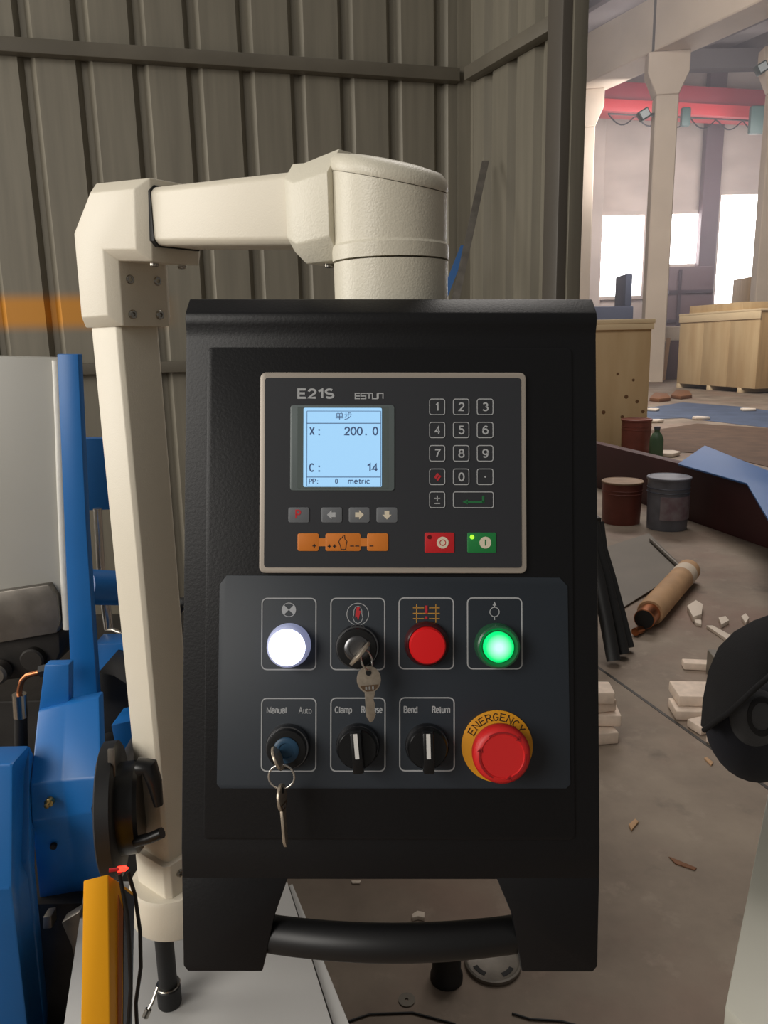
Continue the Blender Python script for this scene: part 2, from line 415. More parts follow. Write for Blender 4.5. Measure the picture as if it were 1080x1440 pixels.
# corrugated walls
W0 = V((-1.352, 3.064, 0)); Wc = V((0.387, 3.501, 0)); Wp = V((0.652, 2.957, 0))
wd = (Wc-W0).normalized(); wn = V((wd.y, -wd.x, 0))        # wn points to the camera
sd = (Wp-Wc).normalized(); sn = V((sd.y, -sd.x, 0))
if sn.x > 0: sn = -sn
WH = 3.6
def corrugated(name, p0, d, n, s0, s1, phase, pitch=0.1985):
    prof = [(s0, 0.0)]; k = math.floor((s0-phase)/pitch)-1
    while True:
        c = phase+k*pitch; k += 1
        if c-0.036 > s1: break
        for ds, dn in ((-0.034, 0), (-0.016, -0.028), (0.004, -0.028), (0.027, 0)):
            if s0 < c+ds < s1: prof.append((c+ds, dn))
    prof.append((s1, 0.0))
    m = MB(); pts = [p0+d*s+n*q for s, q in prof]; k = len(pts)
    vs = pts+[p+V((0, 0, WH)) for p in pts]
    back = [p-n*0.004 for p in vs]
    fs = [(i, i+1, i+1+k, i+k) for i in range(k-1)]
    fs2 = [(i+2*k, i+3*k, i+1+3*k, i+1+2*k) for i in range(k-1)]
    rim = [(0, k, 3*k, 2*k), (k-1, 3*k-1, 4*k-1, 2*k-1)]
    rim += [(i, i+2*k, i+1+2*k, i+1) for i in range(k-1)] + [(i+k, i+1+k, i+1+3*k, i+3*k) for i in range(k-1)]
    m.add(vs+back, fs+fs2+rim)
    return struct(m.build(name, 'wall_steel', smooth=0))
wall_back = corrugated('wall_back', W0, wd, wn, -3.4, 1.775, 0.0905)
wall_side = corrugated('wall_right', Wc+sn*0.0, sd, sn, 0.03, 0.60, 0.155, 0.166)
def girt(name, p0, d, n, s0, s1, z0, z1):
    m = MB(); a = p0+d*s0+n*0.001; b = p0+d*s1+n*0.001; q = n*0.05
    m.hexa([a+q+V((0, 0, z0)), b+q+V((0, 0, z0)), b+q+V((0, 0, z1)), a+q+V((0, 0, z1))],
           [a+V((0, 0, z0)), b+V((0, 0, z0)), b+V((0, 0, z1)), a+V((0, 0, z1))])
    return struct(m.build(name, 'girt_steel', bevel=0.003))
girt('trim_1', W0, wd, wn, -3.4, 1.74, 2.352, 2.402)
girt('trim_2', W0, wd, wn, -3.4, 1.74, 1.213, 1.257)
girt('trim_3', Wc, sd, sn, 0.05, 0.60, 2.352, 2.402)
girt('trim_4', Wc, sd, sn, 0.05, 0.60, 1.213, 1.257)
# corner flashing
m = MB(); c = Wc+wn*0.012
m.prism([c-wd*0.05, c+wd*0.012, c+wd*0.012+wn*0.03, c+wd*0.008+wn*0.03, c+wd*0.006+wn*0.006, c-wd*0.05+wn*0.004], (0, 0, WH))
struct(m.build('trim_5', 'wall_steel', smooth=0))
# steel corner post: square tube with an edge angle
pa = Wp+sd*0.012-sn*0.04
m = MB(); fr = M((sd, -sn, V((0, 0, 1)))).transposed().to_4x4(); fr.translation = Wp-sd*0.01+sn*0.055
m.box((0, 0, 0), (0.085, 0.10, WH), fr)
struct(m.build('trim_6', 'post_steel', bevel=0.006))
m = MB(); m.box((0.085, 0.04, 0), (0.095, 0.10, WH), fr)
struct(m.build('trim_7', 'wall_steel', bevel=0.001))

# ================================================================ CONTROL PENDANT
PN = (-FWD*math.cos(R(1.8))+UP*math.sin(R(1.8))).normalized()
PU = (RT-UP*0.0010); PU = (PU-PN*PU.dot(PN)).normalized(); PV = PN.cross(PU)
PO = EYE+ray(550, 800)*0.52
PM = M((PU, PV, PN)).transposed().to_4x4(); PM.translation = PO
PI_ = PM.inverted()
def uv(x, y, n=0.0):                     # pixel -> pendant coordinates on the plane n
    p = PI_ @ onplane(x, y, PO+PN*n, PN); return p.x, p.y
def L3(x, y, n): a, b = uv(x, y); return V((a, b, n))
NZ = V((0, 0, 1))
pend = thing('control_pendant', 'black metal control box with keypad screen and buttons hanging from cream arm', 'control panel', None, mtx=PM)
def P(mb, name, m, parent=None, **k): return mb.build(name, m, parent or pend, local=True, **k)

# housing: folded sheet box, one profile swept over the width
uL, vT = uv(262, 415); uR, _ = uv(838, 417)
vF1 = uv(550, 450)[1]; vF2 = uv(550, 471)[1]; vLow = uv(550, 1192)[1]; vCut = uv(550, 1239)[1]; vBot = uv(550, 1365, -0.010)[1]
DB = -0.115
def slope(v): return 0.0 if v >= vLow else -0.10*(vLow-v)
prof = [(vT, DB+0.02), (vT, -0.008), (vF1+0.004, 0.0030), (vF1, 0.0034), (vF1-0.004, 0.0024), (vF2+0.002, 0.0004), (vF2-0.003, 0), (vLow, 0), (vCut, slope(vCut)), (vCut, DB), (vT-0.05, DB)]
hb = MB(); hb.loft([[V((u, v, n)) for v, n in prof] for u in (uL, uR)])
P(hb, 'housing', 'black_paint', bevel=0.0012, bang=25)
# the two lower wings that carry the handle
for side, inner in ((uL, [(405, 1239), (385, 1292), (366, 1365)]), (uR, [(698, 1237), (722, 1292), (737, 1362)])):
    ins = []
    for x, y in inner:
        a, b = uv(x, y); ins.append((a, b))
    poly = [(side, vCut+0.002), (side, vBot+0.004), (side+(0.003 if side < 0 else -0.003), vBot), (ins[2][0], vBot), (ins[1][0], ins[1][1]), (ins[0][0], vCut+0.002)]
    m = MB(); m.prism([V((a, b, slope(b))) for a, b in poly], (0, 0, -0.009))
    P(m, 'wing_plate', 'black_paint', bevel=0.001)
# raised door sheet
dl, dt = uv(292, 489); dr, db = uv(808, 1180)
m = MB(); m.prism([V((a, b, 0.0002)) for a, b in rrect(dl, db, dr, dt, 0.004)], (0, 0, 0.0016))
P(m, 'door_sheet', 'black_door', bevel=0.0008, bang=50)
# handle
hp = []
for i in range(21):
    t = i/20; x = 374+(733-374)*t; bow = 1-(2*t-1)**2; nn = -0.022+0.022*bow
    a, b = uv(x, 1312+14*bow, nn); hp.append(V((a, b, nn)))
P(MB().tube(hp, 0.0120, 24), 'handle', 'handle_black', smooth=60)
D0 = 0.0018                               # door surface

def flat(name, m, poly, n0, th, parent=None, bevel=0.0):
    mb = MB(); mb.prism([V((a, b, n0)) for a, b in poly], (0, 0, th)); return P(mb, name, m, parent, bevel=bevel, bang=50)
def pxrect(x0, y0, x1, y1, r=0.0):
    a, b = uv(x0, y1); c, d = uv(x1, y0)
    return rrect(a, b, c, d, max(r, 1e-4)*0.00048 if r else 0.00005, 4 if r else 1)
def outline(name, m, x0, y0, x1, y1, r, wpx, n0, parent=None):
    mb = MB(); mb.ring([V((a, b, n0)) for a, b in pxrect(x0, y0, x1, y1, r)], wpx*0.00048, NZ, 0.00025); return P(mb, name, m, parent, smooth=0)
def txt(s, name, m, x0, y0, x1, y1, n0, parent=None, th=0.0002, wt=0.16):
    if any(ch not in GL for ch in s):
        vs, fs, _ = text2d(s); a, b = uv(x0, y1); c, d = uv(x1, y0)
        mb = MB(); mb.add([V((a+(c-a)*x, b+(d-b)*y, n0+th)) for x, y in vs], fs)
        return P(mb, name, m, parent, smooth=0)
    ps, wid = pen(s); q = wt*(y1-y0)/2
    a, b = uv(x0+q, y1-q); c, d = uv(x1-q, y0+q); mb = MB()
    for p in ps: mb.ribbon([V((a+(c-a)*x/wid, b+(d-b)*y, n0)) for x, y in p], (y1-y0)*wt*0.00048, NZ, th)
    return P(mb, name, m, parent, smooth=0)
def strokes(name, m, paths, wpx, n0, parent=None, th=0.00025):
    mb = MB()
    for p in paths: mb.ribbon([L3(x, y, n0) for x, y in p], wpx*0.00048, NZ, th)
    return P(mb, name, m, parent, smooth=0)
def poly_px(name, m, pts, n0, parent=None, th=0.00025):
    mb = MB(); mb.prism([L3(x, y, n0) for x, y in pts], (0, 0, th)); return P(mb, name, m, parent, smooth=0)

# ---- numeric controller set into the door
BZ = D0+0.0035
a, b = uv(366, 805.5); c, d = uv(737.5, 526)
flat('controller_bezel', 'bezel_grey', rrect(a, b, c, d, 0.004), D0, BZ-D0, bevel=0.0008)
a, b = uv(373, 797.5); c, d = uv(730.5, 534)
face = flat('controller_face', 'face_dark', rrect(a, b, c, d, 0.002), BZ, 0.0004)
FN = BZ+0.0004
txt('E21S', 'model_lettering', 'print_grey', 419.5, 548.5, 471, 563, FN, face, wt=0.21)
# maker's mark in squared strokes
x = 500; w_, h0, h1 = 6.6, 555.4, 562.8
hm = (h0+h1)/2
def gl(x, k):
    r = x+w_
    return {'E': [[(r, h0), (x, h0), (x, h1), (r, h1)], [(x, hm), (r, hm)]],
            'S': [[(r, h0), (x, h0), (x, hm), (r, hm), (r, h1), (x, h1)]],
            'T': [[(x-.6, h0), (r+.6, h0)], [((x+r)/2, h0), ((x+r)/2, h1)]],
            'U': [[(x, h0), (x, h1), (r, h1), (r, h0)]],
            'N': [[(x, h1), (x, h0), (r, h0), (r, h1)]]}[k]
ps = []
for k in 'ESTUN': ps += gl(x, k); x += 8.0
strokes('maker_mark', 'print_grey', ps, 1.5, FN, face)

# ---- display
disp = flat('display', 'frame_green_grey', pxrect(409.5, 572, 554.5, 690.5, 4), FN, 0.0008, bevel=0.0003)
DN = FN+0.0008
flat('display_mask', 'frame_inner', pxrect(419.5, 575, 545.5, 687.5, 1), DN, 0.0002, disp)
flat('screen', 'lcd', pxrect(428, 576, 537, 685.5, 2), DN+0.0002, 0.0003, disp)
SN = DN+0.0005
outline('screen_border', 'lcd_ink', 432.7, 580.5, 535.6, 684.6, 0.5, 0.7, SN, disp)
for yy in (597.4, 672): strokes('screen_line', 'lcd_ink', [[(432.7, yy), (535.6, yy)]], 1.0, SN, disp)
for s, x0, y0, x1, y1 in (('单步', 473, 581.5, 495.5, 592.5), ('X', 436.4, 602, 444, 614.4), ('200', 484.7, 602, 510.5, 614.4), ('0', 524, 602, 532, 614.4),
                          ('C', 436, 652.8, 443.8, 665), ('14', 516, 652.8, 532, 665),
                          ('PP', 435.8, 674, 445.8, 681.6), ('0', 472, 674, 476, 681.6), ('metric', 490, 674, 520.5, 681.6)):
    txt(s, 'screen_text', 'lcd_ink', x0, y0, x1, y1, SN, disp)

for x_, y_ in ((450, 606.5), (450, 613), (515, 613), (450, 657.2), (450, 663.6), (447.8, 677.2), (447.8, 680.6)):
    q_ = .6 if y_ > 670 else 1.05; poly_px('screen_text', 'lcd_ink', [(x_-q_, y_-q_), (x_+q_, y_-q_), (x_+q_, y_+q_), (x_-q_, y_+q_)], SN, disp)

# ---- keypad
cx = [(602.8, 625), (635.8, 658.6), (669, 692)]; ry = [(562.8, 585.7), (595.2, 617.8), (627.5, 650.3), (660, 683), (692, 715)]
def membrane_key(x0, x1, y0, y1):
    k = flat('membrane_key', 'face_dark', pxrect(x0, y0, x1, y1, 3), FN, 0.0003)
    outline('key_outline', 'print_grey', x0+.6, y0+.6, x1-.6, y1-.6, 3, 1.1, FN+0.0003, k)
    return k
KN = FN+0.0003
for i in range(9):
    (x0, x1), (y0, y1) = cx[i % 3], ry[i//3]; k = membrane_key(x0, x1, y0, y1); mx = (x0+x1)/2+.5; my = (y0+y1)/2
    txt(str(i+1), 'key_digit', 'print_grey', mx-(3 if i == 0 else 4.4), my-6.2, mx+(2 if i == 0 else 4.4), my+6.2, KN, k)
k = membrane_key(*cx[0], *ry[3]); poly_px('clear_symbol', 'print_red', [(609.5, 672.5), (614, 666), (617, 668), (612.5, 674.5)], KN, k)
poly_px('clear_symbol', 'print_red', [(613, 675.5), (617.5, 669), (619.5, 670.8), (615, 677.5)], KN, k)
k = membrane_key(*cx[1], *ry[3]); txt('0', 'key_digit', 'print_grey', 643.3, 665.3, 652, 678, KN, k)
k = membrane_key(*cx[2], *ry[3]); poly_px('key_digit', 'print_grey', circ(680.7, 671.5, 1.3, 10), KN, k)
k = membrane_key(*cx[0], *ry[4]); strokes('key_digit', 'print_grey', [[(610.3, 701.5), (618, 701.5)], [(614.1, 697.6), (614.1, 705.6)], [(610.3, 708.5), (618, 708.5)]], 1.5, KN, k)
k = membrane_key(635.8, 692.5, *ry[4])
strokes('enter_arrow', 'print_green', [[(655, 706.6), (678.2, 706.6)], [(677.9, 708.2), (677.9, 697.8)]], 3.2, KN, k)
poly_px('enter_arrow', 'print_green', [(649, 706.4), (656.5, 702.9), (656.5, 709.9)], KN, k)
# grey keys in a row below the screen
for x0, x1, sym in ((407, 436.4, 'P'), (452.7, 481.8, 'L'), (491, 520, 'R'), (529.5, 558.6, 'D')):
    k = flat('function_key', 'soft_grey_key', pxrect(x0, 714, x1, 735, 3), FN, 0.0005, bevel=0.0002); n = FN+0.0005
    mx = (x0+x1)/2; my = 724.2
    if sym == 'P': txt('P', 'key_letter', 'print_red', mx-5, 717, mx+3, 730, n, k)
    else:
        A = [(-6.5, 0), (0, -6.5), (0, -3.3), (5.5, -3.3), (5.5, 3.3), (0, 3.3), (0, 6.5)]
        if sym == 'R': A = [(-p, q) for p, q in A]
        if sym == 'D': A = [(q, -p) for p, q in A]
        poly_px('key_arrow', 'cream' if sym != 'L' else 'print_grey', [(mx+p, my+q) for p, q in A], n, k)
# jog bar of three joined orange keys
for x0, x1 in ((419.7, 449.6), (458.6, 507.7), (516.4, 546)):
    k = flat('jog_key', 'orange_key', pxrect(x0, 750, x1, 774.6, 3), FN, 0.0005, bevel=0.0002)
    n = FN+0.0005
    def plus(x, y): return [[(x-2.4, y), (x+2.4, y)], [(x, y-2.6), (x, y+2.6)]]
    def minus(x, y): return [[(x-2.6, y), (x+2.6, y)]]
    if x0 < 420: strokes('jog_symbol', 'print_black', plus(443, 767.5), 1.3, n, k)
    elif x0 < 460:
        strokes('jog_symbol', 'print_black', plus(464, 768)+plus(471.2, 768)+minus(495.5, 767.7)+minus(502.6, 767.7), 1.3, n, k)
        H = [(477, 762), (479, 757.5), (482, 756), (483.3, 753), (485, 752.6), (485.6, 758), (488.4, 761), (487.5, 766), (486.5, 772.3), (480.3, 772.3), (479.5, 768)]
        mb = MB(); mb.ring([L3(p, q, n) for p, q in H], 0.9*0.00048, NZ, 0.0002); P(mb, 'hand_symbol', 'print_black', k, smooth=0)
    else: strokes('jog_symbol', 'print_black', minus(522.4, 767.6), 1.3, n, k)
for x0, x1 in ((449.6, 458.6), (507.7, 516.4)):
    flat('jog_link', 'orange_key', pxrect(x0-.4, 757, x1+.4, 768, 0), FN, 0.00045)
# stop and start keys
for x0, x1, mt, led, sym in ((596.5, 637.8, 'red_key', 'led_off', 'O'), (655.8, 696, 'green_key', 'led_green', 'I')):
    k = flat('stop_key' if sym == 'O' else 'start_key', mt, pxrect(x0, 749, x1, 777, 2), FN, 0.0005, bevel=0.0002); n = FN+0.0005
    poly_px('indicator', led, circ(x0+6.6, 755.2, 3.0, 16), n, k, 0.0004)
    poly_px('key_disc', 'cream', circ(x0+25, 763, 8.2, 24), n, k, 0.0002)
    if sym == 'O':
        mb = MB(); mb.ring([L3(p, q, n+.0002) for p, q in circ(x0+25, 763, 4.0, 18)], 0.9*0.00048, NZ, 0.0002); P(mb, 'key_symbol', 'print_red', k, smooth=0)
    else: strokes('key_symbol', 'print_green', [[(x0+25, 758.8), (x0+25, 767)]], 1.5, n+.0002, k)

# ---- lower legend plate with the switches
pl = [uv(312, 1106.5), uv(793, 1106.5)]
cor = [(320, 808.5), (786, 812), (797, 824), (801, 1101), (795, 1107), (311, 1107), (306, 1101), (310, 822)]
mb = MB(); mb.prism([L3(x, y, D0) for x, y in cor], (0, 0, 0.001)); plate = P(mb, 'legend_plate', 'plate_dark', bevel=0.0003, bang=50)
LN = D0+0.001
for x0, x1, y0, y1 in ((369, 445, 841, 940.5), (465.5, 541, 841, 940.5), (561, 637, 840.5, 939.5), (657, 732.5, 840.5, 939.5),
                       (368.5, 445, 981, 1082.5), (465.5, 541.5, 980.5, 1082.5), (562, 638, 980, 1082)):
    outline('legend_frame', 'print_dim', x0, y0, x1, y1, 7, 1.7, LN, plate)
for s, x0, y0, x1, y1 in (('Manual', 375.8, 992.5, 404, 1002), ('Auto', 420.5, 992.5, 439, 1002), ('Clamp', 471, 992, 495.5, 1001.5), ('Release', 508, 991.5, 538, 1001.5),
                          ('Bend', 567.5, 991.5, 587, 1001.5), ('Return', 607, 991.5, 632.5, 1001.5)):
    txt(s, 'legend_text', 'print_dim', x0, y0, x1, y1, LN, plate)
# symbols
def sector(cx, cy, r, a0, a1): return [(cx, cy)]+[(cx+r*math.cos(R(a0+(a1-a0)*i/8)), cy+r*math.sin(R(a0+(a1-a0)*i/8))) for i in range(9)]
poly_px('legend_symbol', 'print_grey', sector(407, 857, 10, -45, 45), LN, plate); poly_px('legend_symbol', 'print_grey', sector(407, 857, 10, 135, 225), LN, plate)
def ringpx(name, m, pts, wpx, n, par): mb = MB(); mb.ring([L3(p, q, n) for p, q in pts], wpx*0.00048, NZ, 0.0002); return P(mb, name, m, par, smooth=0)
ringpx('legend_symbol', 'print_grey', circ(407, 857, 9.6, 24), 0.9, LN, plate)
ringpx('legend_symbol', 'print_dim', circ(503.3, 863, 15.3, 28), 0.9, LN, plate)
ringpx('legend_symbol', 'print_dim', [(498, 858), (500, 853), (503.5, 852), (507, 853), (509, 858), (509, 863), (510.5, 868), (508, 874), (503.5, 876), (499, 874), (496.5, 868), (498, 863)], 0.8, LN, plate)
poly_px('legend_symbol', 'print_red', [(500, 862), (502, 853.5), (506.5, 852.5), (505, 858), (507.5, 858.5), (505.5, 866), (504, 872), (502, 866), (500, 868)], LN, plate)
strokes('legend_symbol', 'print_amber', [[(580.5, 854.3), (596, 854.3)], [(603, 854.3), (618, 854.3)], [(580.5, 861.8), (618, 861.8)], [(580.5, 869.2), (596, 869.2)], [(603, 869.2), (618, 869.2)], [(585.5, 849), (585.5, 875)], [(612.5, 849), (612.5, 875)]], 1.0, LN, plate)
strokes('legend_symbol', 'print_red', [[(599.2, 851), (599.2, 862)], [(599.2, 866), (599.2, 870)]], 3.2, LN+.0002, plate)
ringpx('legend_symbol', 'print_grey', circ(694.6, 860, 6.6, 22), 1.0, LN, plate)
strokes('legend_symbol', 'print_grey', [[(694.6, 866.6), (694.6, 871)], [(694.6, 853.4), (694.6, 849)]], 1.1, LN, plate)
poly_px('legend_symbol', 'print_grey', [(694.6, 845.5), (691.9, 851), (697.3, 851)], LN, plate)

def lath(name, m, c, prof, parent=None, n=40, smooth=40):
    return P(MB().lathe(V((c[0], c[1], 0)), NZ, prof, n), name, m, parent, smooth=smooth)
# lamps and push buttons
c = uv(407.5, 906)
k = lath('indicator_lamp', 'lamp_white_ring', c, [(0.0146, LN), (0.0146, LN+.003), (0.0138, LN+.006), (0.0135, LN+.011), (0.0122, LN+.0125), (0.0118, LN+.0122)])
lath('lamp_lens', 'lamp_white', c, [(0.0119, LN+.011), (0.0119, LN+.0128), (0.0095, LN+.0140), (0.004, LN+.0147), (0, LN+.0148)], k)
c = uv(599.5, 904)
k = lath('push_button', 'lens_red_ring', c, [(0.0150, LN), (0.0150, LN+.003), (0.0138, LN+.007), (0.0126, LN+.008), (0.0124, LN+.006)])
lath('button_cap', 'lens_red', c, [(0.0121, LN+.005), (0.0121, LN+.012), (0.0112, LN+.0135), (0.006, LN+.0138), (0, LN+.0138)], k)
c = uv(697, 906)
k = lath('push_button', 'lens_green_ring', c, [(0.0148, LN), (0.0148, LN+.004), (0.0140, LN+.011), (0.0128, LN+.0118), (0.0112, LN+.010), (0.0108, LN+.008)])
lath('button_cap', 'lens_green', c, [(0.0100, LN+.006), (0.0100, LN+.0115), (0.009, LN+.0128), (0.005, LN+.0134), (0, LN+.0135)], k)
# selector knobs
for cxp, cyp, tilt in ((503.5, 1046, 5), (600, 1046, 1.5)):
    c = uv(cxp, cyp)
    k = lath('selector_switch', 'dark_chrome', c, [(0.0146, LN), (0.0146, LN+.003), (0.0136, LN+.0052), (0.013, LN+.0052)])
    lath('knob_disc', 'knob_black', c, [(0.0134, LN+.004), (0.0132, LN+.010), (0.0122, LN+.0112), (0, LN+.0112)], k)
    fr = M.Translation(V((c[0], c[1], 0))) @ M.Rotation(R(tilt), 4, 'Z')
    mb = MB(); mb.loft([[fr @ V(q) for q in ((-.0042, y, LN+.010), (.0042, y, LN+.010), (.0034, y, z), (-.0034, y, z))] for y, z in ((-.0132, LN+.0205), (.0128, LN+.0205))])
    P(mb, 'knob_grip', 'knob_black', k, bevel=0.0008)
    mb = MB(); mb.box((-.0013, -.0035, LN+.0203), (.0013, .0125, LN+.0209), fr); P(mb, 'pointer_line', 'white_line', k)
# emergency stop
c = uv(698, 1047)
k = flat('emergency_stop', 'estop_yellow', [(c[0]+a, c[1]+b) for a, b in circ(0, 0, 0.0238, 48)], LN, 0.0015, bevel=0.0003)
for i, ch in enumerate('ENERGENCY'):
    ang = R(150-(150-36)*i/8); rr = 0.0194
    hh_ = 0.0046; ww_ = 0.0033
    fr = M.Translation(V((c[0]+rr*math.cos(ang), c[1]+rr*math.sin(ang), LN+.0015))) @ M.Rotation(ang-R(90), 4, 'Z')
    mb = MB(); ps, wid = pen(ch)
    sf = {'E': [[(-.1, 0), (.1, 0)], [(-.1, 1), (.1, 1)]], 'N': [[(-.12, 0), (.12, 0)], [(-.12, 1), (.1, 1)], [(.5, 1), (.74, 1)]], 'R': [[(-.1, 0), (.12, 0)], [(-.1, 1), (.1, 1)], [(.48, 0), (.68, 0)]],
          'Y': [[(-.1, 1), (.1, 1)], [(.52, 1), (.72, 1)], [(.2, 0), (.42, 0)]]}.get(ch, [])
    for p in ps+sf: mb.ribbon([fr @ V(((x/wid-.5)*ww_, (y-.5)*hh_, 0)) for x, y in p], 0.00058 if p in ps else .0004, NZ, .00025)
    P(mb, 'disc_letter', 'print_black', k, smooth=0)
lath('stop_stem', 'print_black', c, [(0.012, LN+.001), (0.012, LN+.014)], k)
lath('stop_mushroom', 'estop_red', c, [(0.0135, LN+.010), (0.0170, LN+.0115), (0.0186, LN+.0145), (0.0188, LN+.0185), (0.0180, LN+.0225), (0.0160, LN+.0243), (0.0140, LN+.0247), (0.0135, LN+.0240), (0, LN+.0240)], k, n=56)
for a0 in (45, 165, 285):
    pts = [V((c[0]+.0148*math.cos(R(a0+a)), c[1]+.0148*math.sin(R(a0+a)), LN+.0243)) for a in range(0, 81, 8)]
    mb = MB(); mb.ribbon(pts, 0.0010, NZ, 0.0006)
    e = R(a0-7); q = lambda r, a: V((c[0]+r*math.cos(a), c[1]+r*math.sin(a), LN+.0243))
    mb.prism([q(.0148, e), q(.0165, R(a0+5)), q(.0131, R(a0+5))], (0, 0, .0006))
    P(mb, 'turn_arrow', 'estop_mark', k, smooth=0)
# key switches
def key_switch(cxp, cyp, barrel):
    c = uv(cxp, cyp)
    k = lath('key_switch', 'dark_chrome', c, [(0.0148, LN), (0.0148, LN+.003), (0.0140, LN+.006), (0.0130, LN+.0062)])
    lath('switch_body', 'knob_black', c, [(0.0132, LN+.004), (0.0132, LN+.009), (0.0126, LN+.0105), (0.0105, LN+.0108)], k)
    lath('key_barrel', barrel, c, [(0.0084, LN+.006), (0.0084, LN+.0118), (0.0076, LN+.0124), (0.005, LN+.0124), (0.0048, LN+.0116), (0, LN+.0116)], k)
    fr = M.Translation(V((c[0], c[1], 0)))
    return c
c1 = key_switch(503, 908, 'dark_chrome')
c2 = key_switch(406, 1047, 'key_blue')

# ---- keys: one in the lock, ring, one hanging
def key_shape(length, br):
    bow = [(br*math.cos(R(a)), br*1.12*math.sin(R(a))) for a in range(-70, 251, 16)]
    bl = [(-.0032, -br*1.02), (-.0032, -length+.004), (-.0012, -length), (.0010, -length+.001), (.0030, -length+.005), (.0021, -length+.008), (.0031, -length+.011), (.0020, -length+.0145), (.0032, -length+.018), (.0032, -br*1.02)]
    return bow+bl
def bunch(label, c, edge, ringc, ringr, ringrot, hang, hangrot, hl, face_on):
    base = PM @ V((c[0], c[1], LN+.0125))
    mt = PM.copy(); mt.translation = base
    t = thing('key_ring_set', label, 'keys', None, mtx=mt)
    bi = mt.inverted()
    T = lambda p: V(p)-V((c[0], c[1], LN+.0125))
    # key standing in the lock, its flat bow seen edge on
    ea, eb = V((*uv(*edge[0]), 0)), V((*uv(*edge[1]), 0)); dr_ = (eb-ea).normalized(); ln = (eb-ea).length
    mid = T(V(((ea.x+eb.x)/2, (ea.y+eb.y)/2, LN+.0125)))
    side = V((-dr_.y, dr_.x, 0))
    bowp = [(ln/2*math.cos(R(a)), .0105+.0095*math.sin(R(a))) for a in range(-50, 231, 14)]
    bowp += [(-.0030, .002), (-.0030, .0002), (.0030, .0002), (.0030, .002)]
    mb = MB(); mb.prism([mid+dr_*x+V((0, 0, z))-side*.0009 for x, z in bowp], side*.0018)
    mb.build('inserted_key', 'key_brass', t, local=True, bevel=0.0003, bang=50)
    rc = T(V((*uv(*ringc), LN+.019)))
    rp = [rc+ringrot @ V((ringr*math.cos(R(a)), ringr*math.sin(R(a)), 0)) for a in range(0, 360, 12)]
    MB().tube(rp, 0.0007, 8, closed=True).build('split_ring', 'chrome', t, local=True, smooth=60)
    hc = T(V((*uv(*hang), LN+.019)))
    mb = MB(); ks = key_shape(hl, 0.0078)
    mb.prism([hc+hangrot @ V((x, y, -.0009)) for x, y in ks], hangrot @ V((0, 0, .0018)))
    kk = mb.build('hanging_key', 'key_brass', t, local=True, bevel=0.0003, bang=50)
    z0 = .001
    hole = [hc+hangrot @ V((x, y, z0)) for x, y in circ(0, .0045, .0019, 14)]
    MB().prism(hole, hangrot @ V((0, 0, .0003))).build('key_hole', 'hole_black', kk, local=True, smooth=0)
    pl = [hc+hangrot @ V((x, y, z0)) for x, y in [(-.006, -.0035), (-.0045, -.006), (-.002, -.0075), (.002, -.0075), (.0045, -.006), (.006, -.0035)]]
    MB().prism(pl, hangrot @ V((0, 0, .0002))).build('key_stamp_field', 'stamp_brown', kk, local=True, smooth=0)
    for dx in (-.0022, 0, .0022):
        q = [hc+hangrot @ V((dx+x, y, z0+.0002)) for x, y in [(-.0006, -.0043), (.0006, -.0043), (.0006, -.0064), (-.0006, -.0064)]]
        MB().prism(q, hangrot @ V((0, 0, .0002))).build('key_stamp', 'chrome', kk, local=True, smooth=0)
    return t
bunch('key in the lock under the round red symbol, flat key hanging face on', c1, ((495, 926), (521, 896)), (516.5, 921), 0.0065,
      M.Rotation(R(20), 3, 'Z') @ M.Rotation(R(62), 3, 'Y'), (519.5, 947), M.Rotation(R(4), 3, 'Z') @ M.Rotation(R(8), 3, 'Y'), 0.0275, True)
bunch('key in the blue lock under Manual and Auto, key hanging edge on', c2, ((391, 1036), (405, 1066)), (402, 1078), 0.0083,
      M.Rotation(R(12), 3, 'X'), (402.5, 1106), M.Rotation(R(5), 3, 'Z') @ M.Rotation(R(80), 3, 'Y'), 0.0310, False)

# ================================================================ SUPPORT ARM
AX = aty(550, 405, 0.605); AX = V((AX.x, AX.y, 0))           # cylinder axis
PX = aty(181, 520, 0.815); PX = V((PX.x, PX.y, 0))           # pole axis
ad = (AX-PX); AL = ad.length; ad.normalize(); an = V((ad.y, -ad.x, 0))   # an: arm side facing the camera
if an.y > 0: an = -an
Z = V((0, 0, 1))
def sz(x, y, off):                       # pixel -> (along arm, height) on the arm plane shifted by off towards the camera
    p = onplane(x, y, PX+an*off, an); return (p-PX).dot(ad), p.z
def A3(s, off, z): return PX+ad*s+an*off+Z*z
arm = thing('support_arm', 'cream painted pendant arm of square tube, elbow and swivel head on a post', 'support arm', (PX.x, PX.y, 0.55))
hw = 0.025
# post
zp0 = aty(220, 1225, PX.y).z; ze0 = sz(165, 458, 0.037)[1]
def octa(hx, hy, ch): return [(hx-ch, -hy), (hx, -hy+ch), (hx, hy-ch), (hx-ch, hy), (-hx+ch, hy), (-hx, hy-ch), (-hx, -hy+ch), (-hx+ch, -hy)]
o8 = octa(hw, hw, 0.004)
mb = MB(); mb.loft([[A3(a, b, z) for a, b in o8] for z in (zp0-0.02, ze0+0.05)])
mb.build('post', 'arm_cream', arm, bevel=0.001)
